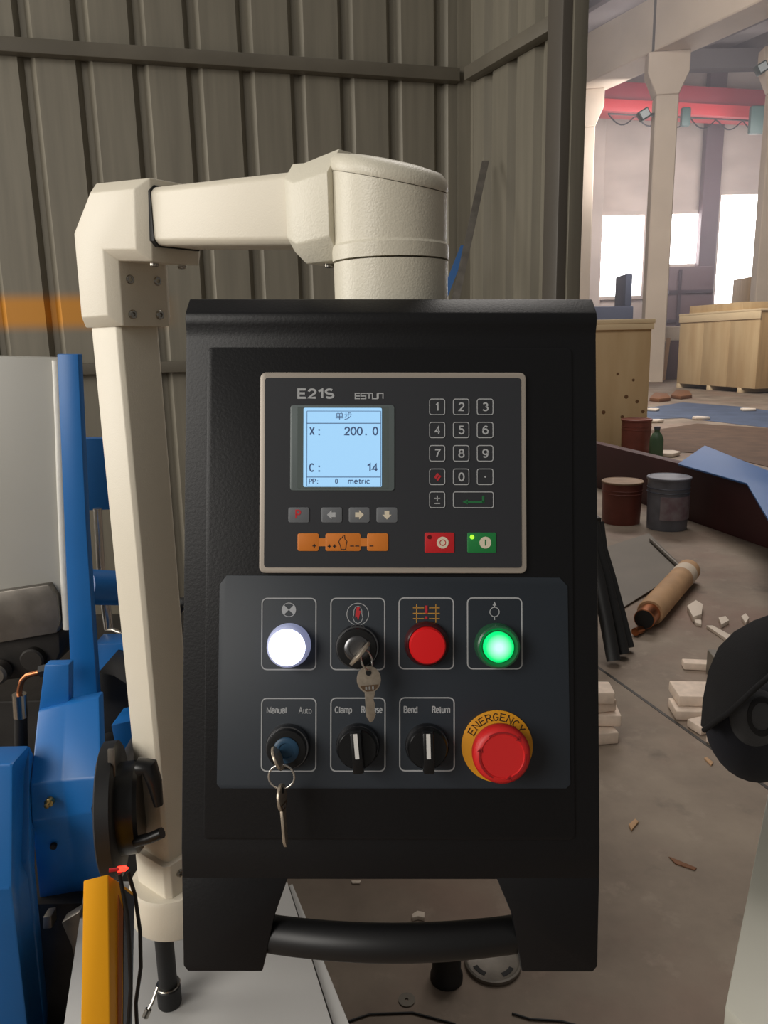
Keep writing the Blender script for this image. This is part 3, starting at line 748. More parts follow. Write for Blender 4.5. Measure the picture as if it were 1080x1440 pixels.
# elbow: L-shaped casting with a cut outer corner and chamfered long edges
ho = 0.037
pts = [sz(x, y, ho) for x, y in ((115, 456), (103.5, 322), (127, 257), (197, 248), (204, 262), (206, 345), (198, 368), (161, 368), (168, 459))]
zb = ze0; s_end = pts[3][0]; SL = -0.077
L_ = [(-0.028, zb), (-0.026, 1.418), (0.014, 1.4575), (s_end, 1.4575+SL*(s_end-.014)), (s_end-.006, 1.380), (ho+.002, 1.380-SL*(s_end-ho)), (ho, zb)]
z_in = 1.380
mb = MB()
def shell(poly, off, inset):
    n = len(poly); out = []
    for i in range(n):
        p0 = V((*poly[i-1], 0)); p1 = V((*poly[i], 0)); p2 = V((*poly[(i+1) % n], 0))
        d0 = (p1-p0).normalized(); d1 = (p2-p1).normalized()
        n0 = V((d0.y, -d0.x, 0)); n1 = V((d1.y, -d1.x, 0)); bb = (n0+n1).normalized()
        k = inset/max(0.3, bb.dot(n0)); q = p1+bb*k; out.append(A3(q.x, off, q.y))
    return out
ch = 0.010
mb.loft([shell(L_, ho, ch), shell(L_, ho-ch, 0), shell(L_, -ho+ch, 0), shell(L_, -ho, ch)])
elbow = mb.build('elbow', 'arm_cream', arm, bevel=0.0012)
# bolts on the inner face of the elbow and under it
def bolt(p, d, r, parent):
    b = MB().lathe(p, d, [(r, 0), (r, .002), (r*.8, .0028), (r*.5, .0028), (r*.5, .0012), (0, .0012)], 14).build('bolt', 'bolt', parent, smooth=40)
    MB().cyl(V(p)+V(d)*.0010, V(p)+V(d)*.0016, r*.5, n=6).build('hex_socket', 'hole_black', b, smooth=0) if False else None
    return b
for off in (0.016, -0.016):
    for zz in (zb+0.011, zb+0.044):
        bolt(A3(ho, off, zz), ad, 0.0045, elbow)
    for ss in (0.012,):
        bolt(A3(s_end-ss-.006, off, z_in), -Z, 0.004, elbow)
# horizontal tube
a1 = sz(206, 262, 0.027); a2 = sz(206, 346, 0.027); b1 = sz(400, 240, 0.027); b2 = sz(400, 345, 0.027)
s_h = sz(401, 300, 0.034)[0]
def tube_sec(s, grow=0.0, hx=0.027, ch=0.005):
    f = (s-a1[0])/(b1[0]-a1[0]); z1 = a1[1]+(b1[1]-a1[1])*f+grow; z0 = a2[1]+(b2[1]-a2[1])*f-grow
    return [A3(s, a, (z0+z1)/2+b) for a, b in octa(hx+grow, (z1-z0)/2, ch)], z0, z1
mb = MB(); mb.loft([tube_sec(s)[0] for s in (s_end-0.03, s_h+0.03)])
mb.build('cross_tube', 'arm_cream', arm, bevel=0.002)
mb = MB(); mb.loft([tube_sec(s, .0012)[0] for s in (s_end-0.01, s_end+0.0004)]); mb.build('seal', 'black_rubber', arm)
_, zh0, zh1 = tube_sec(s_h)
# swivel head: faceted socket flowing into a vertical drum with a sloping lid
RD = 0.0428
zA = [aty(549, y, AX.y-RD).z for y in (412, 360, 336)]
ztop = sz(480, 205, 0.03)[1]
zbot = zA[1]; zcol = zA[2]
mb = MB()
def sec8(s, hx, z0, z1, c1, c2): return [A3(s, a, z) for a, z in ((hx, z0+c2), (hx, z1-c1), (hx-c1*.8, z1), (-hx+c1*.8, z1), (-hx, z1-c1), (-hx, z0+c2), (-hx+c2*.8, z0), (hx-c2*.8, z0))]
mb.loft([sec8(s_h, 0.0335, zh0-0.005, zh1+0.005, .012, .010), sec8(s_h+0.012, 0.0365, zbot+.002, ztop-.004, .016, .014), sec8(AL-0.026, 0.0395, zbot+.002, ztop, .018, .016)])
mb.build('head_socket', 'arm_head', arm, bevel=0.0012)
n = 48; up_ = []; lo_ = []; mid_ = []
for i in range(n):
    t = 2*math.pi*i/n; p = AX+ad*(RD*.985*math.cos(t))+an*(RD*.985*math.sin(t)); k = math.cos(t)
    lo_.append(p+Z*zcol); 
    up_.append(p+Z*(ztop-0.012-0.011*(k+1)))
mb = MB(); mb.loft([lo_, up_]); mb.build('head_drum', 'arm_head', arm, smooth=50)
lid = []
for rr_, dz in ((1.0, 0.0003), (1.015, .002), (1.0, .008), (0.90, .0125), (0.6, .0145)):
    lid.append([AX+ad*(RD*rr_*math.cos(2*math.pi*i/n))+an*(RD*rr_*math.sin(2*math.pi*i/n))+Z*(ztop-0.012-0.011*(rr_*math.cos(2*math.pi*i/n)+1)+dz) for i in range(n)])
mb = MB(); mb.loft(lid); mb.build('head_lid', 'arm_head', arm, smooth=50)
mb = MB(); mb.lathe(AX, Z, [(RD*.985, zcol+.001), (RD*1.02, zcol-.001), (RD*1.02, zbot+.0006)], n); mb.build('head_collar', 'arm_head', arm)
def pend_top(p): return (vT+PO.dot(PV)-p.x*PV.x-p.y*PV.y)/PV.z+0.0004     # height of the pendant's sloping top
rg = [AX+V((RD*math.cos(2*math.pi*i/n), RD*math.sin(2*math.pi*i/n), 0)) for i in range(n)]
mb = MB(); mb.loft([[p+Z*(zbot-.0006) for p in rg], [p+Z*pend_top(p) for p in rg]]); mb.build('swivel_drum', 'arm_head', arm)
for ss in (0.012, 0.030, 0.037): bolt(A3(s_h+0.012+ss, 0.012, zbot+.002), -Z, 0.004, arm)
# foot: bolted square socket on a round base
sc = octa(0.032, 0.032, 0.006)
mb = MB(); mb.loft([[A3(a, b, z) for a, b in sc] for z in (zp0-0.055, zp0+0.036)]); ft = mb.build('foot_socket', 'arm_cream', arm, bevel=0.0015)
for off in (0.014,-0.016):
    for zz in (zp0-0.012, zp0+0.020): bolt(A3(0.032, off, zz), ad, 0.0045, ft)
zbb = aty(222, 1316, PX.y-0.04).z
mb = MB(); mb.lathe(PX, Z, [(0.050, zbb), (0.052, zbb+.003), (0.052, zp0-.012), (0.049, zp0-.006)], 40); mb.build('round_base', 'arm_cream', arm, smooth=40)

# ================================================================ BENDING MACHINE (left)
def YP(pts, Y): return [aty(x, y, Y) for x, y in pts]
def slab(name, m, pts, Y, dep, parent, bevel=0.002): mb = MB(); mb.prism(YP(pts, Y), (0, dep, 0)); return mb.build(name, m, parent, bevel=bevel)
bend = thing('bending_machine', 'blue and white sheet bending machine with crank arm beside the support post', 'machine', (-0.75, 1.15, 0))
# machine bed down to the floor
zb0 = aty(60, 985, 1.36).z
mb = MB(); mb.box((-1.35, 1.36, 0), (-0.34, 1.85, zb0)); mb.build('bed', 'dark_steel', bend, bevel=0.004)
# upper beam
beam = slab('upper_beam', 'machine_white', [(-140, 497), (82, 503), (97, 838), (-140, 846)], 1.25, 0.05, bend, 0.004)
MB().tube([aty(80, 507, 1.246), aty(84, 600, 1.246), aty(87, 700, 1.246), aty(91, 800, 1.246), aty(95, 884, 1.246)], 0.0078, 10).build('weld_bead', 'weld_white', beam, smooth=60)
blade = slab('clamp_blade', 'bare_steel', [(-140, 850), (0, 832), (68, 822), (80, 840), (84, 872), (80, 890), (0, 904), (-140, 918)], 1.235, 0.10, bend)
slab('blade_holder', 'dark_steel', [(-140, 905), (83, 888), (84, 918), (77, 934), (60, 950), (-140, 975)], 1.255, 0.12, bend)
c0 = aty(49, 925, 1.255); MB().lathe(c0, (0, -1, 0), [(.021, 0), (.021, .012), (.018, .015), (0, .015)], 20).build('pin_head', 'dark_steel', bend)
c0 = aty(2, 942, 1.25); MB().lathe(c0, (0, -1, 0), [(.019, 0), (.019, .02), (.015, .024), (0, .024)], 20).build('roller', 'bare_steel', bend)
# blue uprights and rear blocks
slab('side_plate', 'blue_paint', [(80, 498), (109.5, 498), (121, 740), (137.5, 992), (101, 992)], 1.15, 0.018, bend, 0.0015)
slab('rear_plate', 'blue_paint', [(113, 617), (170, 617), (176, 716), (120, 718)], 1.45, 0.03, bend)
mb = MB(); mb.cyl(aty(118, 825, 1.19), aty(190, 828, 1.27), 0.029, n=28); mb.build('blue_tube', 'blue_paint', bend)
mb = MB(); mb.cyl(aty(137, 715, 1.42), aty(142, 805, 1.42), 0.008, n=14); mb.build('guide_rod', 'chrome', bend)
mb = MB(); mb.cyl(aty(148, 848, 1.40), aty(153, 884, 1.40), 0.009, n=14); mb.build('guide_rod', 'chrome', bend)
mb = MB(); mb.tube([aty(150, 886, 1.40), aty(160, 886, 1.38), aty(175, 893, 1.36)], 0.004, 8); mb.build('pipe_bend', 'chrome', bend, smooth=60)
slab('rear_bracket', 'blue_paint', [(132, 905), (182, 905), (184, 976), (140, 974)], 1.30, 0.05, bend)
slab('motor_block', 'black_rubber', [(138, 945), (160, 950), (200, 975), (205, 1030), (176, 1040), (160, 1066), (142, 1060)], 1.20, 0.10, bend)
slab('valve_block', 'blue_paint', [(156, 1020), (200, 1010), (206, 1056), (165, 1062)], 1.12, 0.06, bend)
# faceted crank arm
rows = [[(62, 935, 1.06), (80, 934, 1.055), (97, 934, 1.06)],
        [(53, 1000, 1.045), (94, 990, 1.042), (97, 990, 1.043)],
        [(42, 1104, .955), (88, 1098, .965), (142, 1093, .955)],
        [(44, 1155, .945), (95, 1148, .962), (144, 1139, .945)],
        [(55, 1263, 1.035), (108, 1256, 1.05), (151, 1244, 1.035)]]
rows[1][2] = (139, 980, 1.045)
vs = [aty(*p) for r in rows[1:] for p in r]; nb = len(vs); vs += [p+V((0, .022, 0)) for p in vs]
fs = []
for r in range(3):
    for q in range(2): i = r*3+q; fs += [(i, i+1, i+4, i+3), (nb+i, nb+i+3, nb+i+4, nb+i+1)]
rim = [0, 1, 2, 5, 8, 11, 10, 9, 6, 3]
fs += [(rim[i], rim[(i+1) % 10], rim[(i+1) % 10]+nb, rim[i]+nb) for i in range(10)]
crank = MB().add(vs, fs).build('crank_arm', 'blue_paint', bend, bevel=0.003, bang=8, smooth=25)
slab('crank_neck', 'blue_paint', [(62, 935), (97, 934), (97, 1010), (85, 1002), (53, 1006)], 1.052, 0.02, bend, 0.003)
c0 = aty(69.5, 1128, .951); MB().lathe(c0, (0, -1, 0), [(.0062, -.004), (.0062, .003), (.0045, .0045), (.003, .008), (.0036, .010), (0, .011)], 16).build('grease_nipple', 'brass', crank)
c0 = aty(75, 1191, .975); MB().lathe(c0, (.15, -1, -.25), [(.0048, -.004), (.0048, .0012), (.003, .0012), (0, .0004)], 14).build('oil_hole', 'hole_black', crank)
mb = MB(); mb.cyl(aty(95, 1150, 1.0), aty(95, 1150, 1.0)+V((0, .45, 0)), 0.03, n=20); mb.build('crank_shaft', 'dark_steel', bend)
# hydraulic hose with bent pipe
hose = [aty(57, 945, 1.10), aty(48, 947, 1.10), aty(38, 950, 1.10), aty(31, 957, 1.10), aty(28, 968, 1.10), aty(27, 978, 1.10)]
MB().tube(hose, 0.0042, 10).build('bent_pipe', 'copper', bend, smooth=60)
MB().cyl(aty(57, 944, 1.10), aty(75, 940, 1.10), 0.010, n=6).build('hose_union', 'black_rubber', bend)
MB().cyl(aty(27, 976, 1.10), aty(29, 1008, 1.10), 0.0105, n=16).build('hose_crimp', 'bolt', bend)
MB().tube([aty(29, 1006, 1.10), aty(30, 1060, 1.10), aty(28, 1110, 1.12), aty(20, 1180, 1.2), aty(20, 1230, 1.36)], 0.010, 10).build('hose', 'black_rubber', bend, smooth=60)
# lower left housing
rows = [[(-150, 1078, .93), (18, 1074, .93), (28, 1094, .95)], [(-150, 1255, .86), (17, 1249, .86), (26, 1252, .89)], [(-150, 1560, 1.00), (52, 1560, 1.00), (60, 1560, 1.03)]]
vs = [aty(*p) for r in rows for p in r]; nb = 9; vs += [p+V((0, .05, 0)) for p in vs]; fs = []
for r in range(2):
    for q in range(2): i = r*3+q; fs += [(i, i+1, i+4, i+3), (nb+i, nb+i+3, nb+i+4, nb+i+1)]
rim = [0, 1, 2, 5, 8, 7, 6, 3]; fs += [(rim[i], rim[(i+1) % 8], rim[(i+1) % 8]+nb, rim[i]+nb) for i in range(8)]
MB().add(vs, fs).build('front_housing', 'blue_paint', bend, bevel=0.004, bang=8, smooth=25)
zl = min((aty(52, 1560, .90)).z, .5)
mb = MB(); mb.box((-1.1, .93, 0), (-0.50, 1.36, zl+.02)); mb.build('lower_frame', 'dark_steel', bend)
mb = MB(); mb.box((-0.78, 1.02, 0), (-0.34, 1.36, aty(130, 1262, 1.02).z-.01)); mb.build('lower_frame', 'dark_steel', bend)
slab('fitting', 'bare_steel', [(60, 1290), (72, 1288), (73, 1306), (60, 1307)], .99, .02, bend)
slab('fitting', 'bare_steel', [(86, 1298), (112, 1282), (116, 1360), (108, 1362), (100, 1330)], .985, .02, bend)
# graduated back-gauge disc and hub next to the post
ax = V((.98, .19, 0)).normalized()
c0 = aty(163, 1137, .775)
disc = MB().lathe(c0, ax, [(.070, -.012), (.074, -.010), (.074, .004), (.071, .006), (0, .006)], 40).build('stop_disc', 'black_rubber', bend)
mb = MB(); mb.cyl(c0-ax*.011, c0-ax*.011+V((-.004, .16, 0)), .016, n=20); mb.build('disc_shaft', 'dark_steel', bend)
c1_ = c0+ax*.006
MB().lathe(c1_, ax, [(.050, 0), (.050, .018), (.046, .022), (0, .022)], 30).build('hub', 'knob_black', disc)
slab('scale_tag', 'bare_steel', [(151, 1054), (160, 1053), (162, 1093), (152, 1095)], .752, .003, bend, .0005)
MB().tube([aty(196, 1078, .735), aty(210, 1078, .733), aty(217, 1100, .732), aty(223, 1132, .731)], .007, 10, rr=[.010, .010, .008, .005]).build('clamp_lever', 'knob_black', bend, smooth=60)
MB().tube([aty(190, 1184, .735), aty(212, 1178, .733), aty(228, 1171, .732)], .006, 10).build('clamp_lever', 'knob_black', bend, smooth=60)
# white bed cover with a folded flange
zq = aty(238, 1411, .83).z
T = lambda x, y: atz(x, y, zq)
top = [T(120, 1239), T(404, 1240), T(530, 1640), T(60, 1640)]
cov = MB().prism(top, (0, 0, -.004)).build('bed_cover', 'platform_white', bend, bevel=.001)
fl2 = [T(406, 1240)-Z*.006, T(411, 1238)-Z*.006, T(575, 1640)-Z*.006, T(534, 1640)-Z*.006]
MB().prism(fl2, (0, 0, -.03)).build('cover_flange', 'platform_white', bend, bevel=.001)
q = [T(130, 1250), T(370, 1250), T(440, 1600), T(80, 1600)]
MB().prism([V((p.x, p.y, zq-.004)) for p in q], (0, 0, -(zq-.004))).build('cover_frame', 'dark_steel', bend)
mb = MB(); cp = aty(238, 1400, .83)
mb.lathe(V((cp.x, cp.y, 0)), Z, [(.014, zq), (.015, zq+.002), (.015, zq+.026), (.0135, zq+.028), (.0115, zq+.028), (.0115, zbb-.001)], 24); mb.build('conduit', 'black_rubber', bend)
mb = MB(); mb.lathe(V((cp.x, cp.y, 0)), Z, [(.0145, zq+.0285), (.0155, zq+.0295), (.0145, zq+.0305)], 24); mb.build('clamp_ring', 'bolt', bend)
mb = MB(); mb.tube([aty(222, 1388, .80), aty(214, 1410, .79), aty(206, 1424, .785)], .0022, 8); mb.build('drain_pin', 'bolt', bend)
mb = MB(); mb.cyl(aty(209, 1419, .786), aty(204, 1430, .783), .0042, n=12); mb.build('drain_nut', 'bolt', bend)
# mounting bracket that carries the round foot of the support post
mb = MB(); mb.box((PX.x-.045, PX.y+.02, zbb-.014), (PX.x+.04, PX.y+.56, zbb-.0005)); mb.build('post_bracket', 'platform_white', bend, bevel=.001)
# blue motor and black hose behind the post
slab('pump_motor', 'blue_dark', [(240, 938), (300, 925), (310, 1000), (300, 1040), (250, 1035), (244, 1010)], 1.42, .18, bend, .006)
MB().tube([aty(262+22*math.cos(R(a)), 893+46*math.sin(R(a)), 1.40) for a in range(-90, -271, -15)], .012, 10).build('pump_hose', 'black_rubber', bend, smooth=60)
c0 = aty(251, 967, 1.418); MB().lathe(c0, (0, -1, 0), [(.008, 0), (.008, .006), (0, .008)], 12).build('bolt', 'brass', bend)
slab('bed_end', 'machine_white', [(240, 1046), (310, 1046), (310, 1060), (240, 1060)], 1.45, .1, bend)
slab('bed_end', 'platform_white', [(120, 1075), (310, 1075), (310, 1250), (120, 1250)], 1.50, .1, bend) if False else None

# ================================================================ LIGHT CURTAIN (yellow)
lc0 = aty(135, 1440, .64)
curt = thing('safety_light_curtain', 'slim yellow safety light sensor column with red lamp and two cables', 'sensor', (lc0.x, lc0.y, zq))
tl, tr = aty(116.5, 1238, .64), aty(152, 1229, .64)
bl_, br_ = aty(111, 1560, .64), aty(156, 1560, .64)
sidev = V((.010, .032, 0))
mb = MB(); mb.hexa([bl_, br_, tr, tl], [bl_+sidev, br_+sidev, tr+sidev-Z*.045, tl+sidev-Z*.045]); body = mb.build('sensor_case', 'yellow_paint', curt, bevel=.0015)
def lerp(a, b, t): return a+(b-a)*t
for f0, f1, mt, nm in ((.30, .42, 'amber_side', 'side_groove'), (.55, .97, 'glass_blue', 'sensor_window')):
    off = V((.0012, -.0003, 0))
    mb = MB(); mb.hexa([br_+sidev*f0+off*.2, br_+sidev*f1+off*.2, tr+sidev*f1+off*.2-Z*.05, tr+sidev*f0+off*.2-Z*.03], [br_+sidev*f0+off, br_+sidev*f1+off, tr+sidev*f1+off-Z*.05, tr+sidev*f0+off-Z*.03]); mb.build(nm, mt, curt)
mb = MB(); mb.box((bl_.x-.01, bl_.y-.002, zq+.0005), (br_.x+.03, bl_.y+.05, bl_.z-.0005)); mb.build('mounting_post', 'dark_steel', curt, bevel=.002)
a_, b_ = aty(153, 1224, .645), aty(178, 1221, .65)
MB().tube([a_, lerp(a_, b_, .5), b_], .0018, 8).build('lamp_lead', 'red_key', curt, smooth=60)
MB().lathe(lerp(a_, b_, .75), (1, 0, .1), [(.0005, -.006), (.0026, -.004), (.0026, .003), (.0005, .006)], 12).build('status_lamp', 'led_red', curt)
for path in ([(168, 1228), (172, 1250), (179, 1285), (182, 1330), (184, 1390), (180, 1450), (176, 1540)], [(180, 1226), (190, 1260), (197, 1310), (198, 1360), (191, 1410), (193, 1450), (200, 1540)]):
    MB().tube([aty(x, y, (.648 if path[0][0] < 170 else .675)+.0004*i) for i, (x, y) in enumerate(path)], .0021, 8).build('cable', 'black_rubber', curt, smooth=60)

# ================================================================ NEAR RIGHT: table, cap stand, cap
zt0 = .68
G = lambda x, y, z=zt0: atz(x, y, z)
c0, c1q, c2q = G(1020, 1415), G(1090, 1066), G(1080, 1475)
tb = thing('work_table', 'pale grey sheet metal work table beside the hanging cap', 'table', (c0.x+.4, c0.y+.2, 0))
e1 = (c1q-c0); e2 = (c2q-c0)*5.0
MB().prism([c0, c0+e1, c0+e1+e2, c0+e2], (0, 0, -.025)).build('table_top', 'cabinet_grey', tb, bevel=.0015)
for f, g in ((.12, .15), (.12, .9), (.9, .15), (.9, .9)):
    p = c0+e1*f+e2*g; mb = MB(); mb.box((p.x-.02+.06, p.y-.02, 0), (p.x+.02+.06, p.y+.02, zt0-.0255)); mb.build('leg', 'post_steel', tb, bevel=.002)
capc = aty(1066, 985, .95)
st = thing('hook_stand', 'thin steel stand on the grey table carrying the black cap', 'stand', (capc.x+.16, capc.y+.06, zt0))
MB().lathe((capc.x+.16, capc.y+.06, 0), Z, [(.06, zt0+.0003), (.06, zt0+.008), (.006, zt0+.012), (.006, capc.z+.04)], 24).build('stand_rod', 'post_steel', st)
MB().tube([(capc.x+.16, capc.y+.06, capc.z+.036), (capc.x+.10, capc.y+.055, capc.z+.04), (capc.x+.055, capc.y+.052, capc.z+.035)], .005, 8).build('hook', 'post_steel', st, smooth=60)
cap = thing('baseball_cap', 'black baseball cap with grey round emblem hanging by the table', 'cap', tuple(capc))
pxm = capc.y/F*1.06
def C3(x, y, d): return aty(x, y, .95-d)
# crown: domed shell, brim side up
secs = []
for i in range(9):
    t = i/8*math.pi/2; k = math.cos(t)
    ring = []
    for j in range(32):
        a = 2*math.pi*j/32; x = math.cos(a); y = math.sin(a)
        rx = 80*k**.75; ry = (98 if y > 0 else 52)*k**.75
        ring.append(C3(1069+rx*x, 1003+ry*y, .105*math.sin(t)-.02))
    secs.append(ring)
crown = MB().loft(secs).build('crown', 'cap_navy', cap, smooth=70)
# brim: curved plate in front of and above the crown
bo = [(987, 1022), (990, 985), (998, 945), (1012, 912), (1034, 890), (1062, 874), (1095, 862), (1130, 870), (1150, 905)]
bi = [(990, 1024), (1006, 1012), (1024, 1000), (1042, 984), (1062, 965), (1084, 946), (1106, 938), (1128, 940), (1150, 960)]
secs = []
for i in range(9):
    t = i/8; f = .055+.05*math.sin(math.pi*t)
    o_ = C3(*bo[i], .012+.03*math.sin(math.pi*t)); n_ = C3(*bi[i], f); md = (o_+n_)/2+V((0, -.012, .004))
    secs.append([o_, md, n_, n_+V((0, .004, 0)), md+V((0, .004, 0)), o_+V((0, .004, 0))])
MB().loft(secs).build('brim', 'cap_black', cap, smooth=60)
MB().tube([C3(x, y+3, .058+.05*math.sin(math.pi*i/8)) for i, (x, y) in enumerate(bi)], .0035, 8).build('brim_seam', 'cap_black', cap, smooth=60)
def crown_pt(x, y, lift):
    X = (x-1069)/80; Y_ = (y-1003)/(98 if y > 1003 else 52); r = min(.999, math.hypot(X, Y_)); k = r**(1/.75); t = math.acos(min(1, k))
    return C3(x, y, .105*math.sin(t)-.02+lift)
def patch(name, m, cx, cy, rx, ry, lift, rin=0.0):
    mb = MB(); n_ = 28; ss = []
    for k in range(5):
        f = rin+(1-rin)*k/4; ss.append([crown_pt(cx+rx*f*math.cos(2*math.pi*j/n_), cy+ry*f*math.sin(2*math.pi*j/n_), lift) for j in range(n_)])
    if rin == 0: ss[0] = [crown_pt(cx+.2*math.cos(2*math.pi*j/n_), cy+.2*math.sin(2*math.pi*j/n_), lift) for j in range(n_)]
    back = [[p+V((0, .003, 0)) for p in r_] for r_ in reversed(ss)]
    mb.loft(ss+back, caps=False, closed=rin > 0); return mb.build(name, m, crown, smooth=60)
patch('emblem', 'cap_grey', 1064, 1010, 37, 40, .0025)
patch('emblem_ring', 'cap_black', 1072, 1008, 21, 28, .0035, .72)

# ================================================================ NEAR FLOOR
def on_floor(x, y, z=0.0): return atz(x, y, z)
def brick(px, py, rot, lx=.20, ly=.095, lz=.05, z=0.0, lab=None, grp='pale bricks on the floor', m='brick_white'):
    p = on_floor(px, py); mb = MB(); fr = M.Translation(V((p.x, p.y, z+.0005))) @ M.Rotation(R(rot), 4, 'Z')
    mb.box((-lx/2, -ly/2, 0), (lx/2, ly/2, lz), fr)
    o = mb.build('brick', m, None, bevel=.006); tag(o, lab, 'brick', grp); return o
# low pile beside the pendant (its left part is behind the pendant)
for px, py, rot, z, lab in ((828, 1040, 8, 0, 'pale brick at the bottom of the low pile of bricks'), (833, 1030, -6, .045, 'second pale brick up in the low pile of bricks'),
                            (824, 1030, 10, .09, 'third pale brick up in the low pile of bricks'), (822, 1034, -4, .135, 'topmost pale brick of the low pile of bricks')):
    brick(px, py, rot, .17, .09, .042, z, lab, 'bricks of the low pile')
for px, py, rot, z, sz_, lab in ((985, 1004, -6, 0, (.20, .11, .035), 'pale brick lying under the large flat brick near the cap'),
                                 (988, 996, -5, .0365, (.21, .13, .04), 'large flat pale brick with rounded edges on top near the cap'),
                                 (990, 1025, 20, 0, (.09, .07, .03), 'small rounded pale brick end beside the flat bricks'),
                                 (1003, 1042, 60, 0, (.05, .04, .025), 'tiny pale brick chip beside the flat bricks'),
                                 (985, 940, -10, 0, (.14, .05, .03), 'narrow bright brick strip lying beyond the flat bricks'),
                                 (1012, 958, 84, 0, (.16, .06, .10), 'grey block standing on edge behind the cap')):
    brick(px, py, rot, *sz_, z, lab, 'bricks near the cap', 'brick_white' if sz_[2] < .09 else 'plate_grey')
def scrap(name, lab, cat, pts, h, m, grp=None, bev=.001):
    P_ = [on_floor(x, y) for x, y in pts]; mb = MB(); mb.prism([p+Z*.0008 for p in P_], (0, 0, h))
    return tag(mb.build(name, m, None, bevel=bev), lab, cat, grp)
scrap('plaster_lump', 'crumbled pale plaster lump on the floor near the wrapped roll', 'rubble', [(966, 860), (978, 852), (988, 858), (986, 872), (974, 876)], .03, 'scrap', 'plaster rubble')
scrap('plaster_lump', 'long pale plaster splinter lying across the floor by the rubble', 'rubble', [(993, 884), (1002, 884), (1032, 900), (1026, 906)], .015, 'scrap', 'plaster rubble')
scrap('plaster_lump', 'oval pale pebble of plaster beside the splinter', 'rubble', [(1010, 874), (1020, 872), (1025, 878), (1014, 884)], .02, 'scrap', 'plaster rubble')
scrap('plaster_lump', 'bright round plaster lump farthest along the rubble line', 'rubble', [(1042, 872), (1048, 868), (1053, 874), (1048, 882)], .02, 'scrap', 'plaster rubble')
scrap('plaster_lump', 'bright small plaster lump touching the crumbled lump', 'rubble', [(975, 874), (986, 876), (986, 882), (978, 880)], .015, 'scrap', 'plaster rubble')
scrap('cigarette_butt', 'tan cigarette butt on the bare concrete beside the pendant', 'cigarette', [(884, 1162), (893, 1154), (898, 1158), (888, 1170)], .006, 'cardboard')
scrap('match_stick', 'small tan wood splinter on the floor by the work table', 'splinter', [(990, 1068), (993, 1066), (1003, 1074), (1000, 1078)], .005, 'cardboard')
scrap('steel_offcut', 'thin dark steel offcut lying flat on the concrete', 'offcut', [(940, 1206), (946, 1208), (980, 1222), (977, 1225), (950, 1216)], .003, 'rust')
scrap('paper_scrap', 'crumpled white paper scrap on the floor behind the levelling foot', 'paper', [(579, 1291), (587, 1286), (597, 1288), (597, 1296), (588, 1294), (580, 1296)], .01, 'scrap')
scrap('paper_scrap', 'thin white paper flake on the floor beside the machine bed cover', 'paper', [(494, 1240), (508, 1240), (506, 1244), (495, 1244)], .004, 'scrap')
# washer
p = on_floor(572, 1407); mb = MB()
ring = lambda r, z: [p+V((r*math.cos(2*math.pi*i/28), r*math.sin(2*math.pi*i/28), z)) for i in range(28)]
mb.loft([ring(.0035, .001), ring(.017, .001), ring(.017, .003), ring(.0035, .003)], closed=True)
tag(mb.build('washer', 'plate_grey', None), 'flat pale round washer lying on the bare concrete floor', 'washer')
# machine foot and valve handwheel seen under the handle
p = on_floor(628, 1376)
t = thing('levelling_foot', 'black rubber levelling foot standing beside the round cover plate', 'foot', tuple(p))
MB().lathe(p, Z, [(.034, .0005), (.034, .012), (.030, .02), (.030, .075), (.026, .08), (0, .08)], 28).build('foot_body', 'black_rubber', t)
MB().lathe(p, Z, [(.010, .0801), (.010, .12), (0, .12)], 16).build('foot_stud', 'dark_steel', t)
p = on_floor(693, 1356)
t = thing('round_cover', 'round grey steel cover plate with dark slots on the floor', 'cover', tuple(p))
MB().lathe(p, Z, [(.058, .0005), (.060, .003), (.060, .010), (.056, .012), (.052, .010), (0, .010)], 40).build('cover_plate', 'bare_steel', t)
for a in (20, 110, 200, 290):
    MB().ribbon([p+V((.042*math.cos(R(a+b)), .042*math.sin(R(a+b)), .0102)) for b in range(0, 41, 10)], .010, Z, .0008).build('slot', 'hole_black', t, smooth=0)
# cables on the floor
for path, lab in (([(480, 1440), (520, 1426), (580, 1424), (640, 1440), (650, 1470)], 'thin black cable looping on the floor beside the washer'), ([(720, 1425), (745, 1433), (790, 1436), (840, 1450)], 'thin dark cable end on the floor near the round cover plate')):
    tag(MB().tube([on_floor(x, y, .003) for x, y in path], .0022, 8).build('cable', 'black_rubber', None, smooth=60), lab, 'cable')
# black rubber strips hanging against the pendant's far side
for i, (x0, x1, x2, w_) in enumerate(((842, 858, 884, .05), (834, 850, 870, .06), (826, 840, 852, .06))):
    f = on_floor(x2, 917+i*2); f = f+V((0, -.055*i, 0)); a = aty(x0, 735, f.y+.25); b = aty(x1, 810, f.y+.14)
    o = MB().tube([a, (a+b)/2+V((-.01, 0, 0)), b, (b+f)/2+V((.004, 0, 0)), f+Z*.02], w_/2, 8).build('rubber_hose', 'black_rubber', None, smooth=60)
    tag(o, ('thick black hose drooping to the floor, outermost of three', 'thick black hose drooping to the floor, middle of three', 'thick black hose drooping to the floor, innermost of three')[i], 'hose', 'black hoses behind the pendant')
hx = aty(842, 735, on_floor(872, 919).y+.27)
t = thing('hose_rack', 'dark steel rack post holding the black hoses', 'rack', (hx.x-.08, hx.y+.12, 0))
mb = MB(); mb.box((hx.x-.10, hx.y+.10, 0), (hx.x-.06, hx.y+.14, hx.z+.03)); mb.build('rack_post', 'dark_steel', t, bevel=.003)
mb = MB(); mb.box((hx.x-.14, hx.y-.04, hx.z+.015), (hx.x+.0, hx.y+.0995, hx.z+.03)); mb.build('rack_bracket', 'dark_steel', t, bevel=.002)

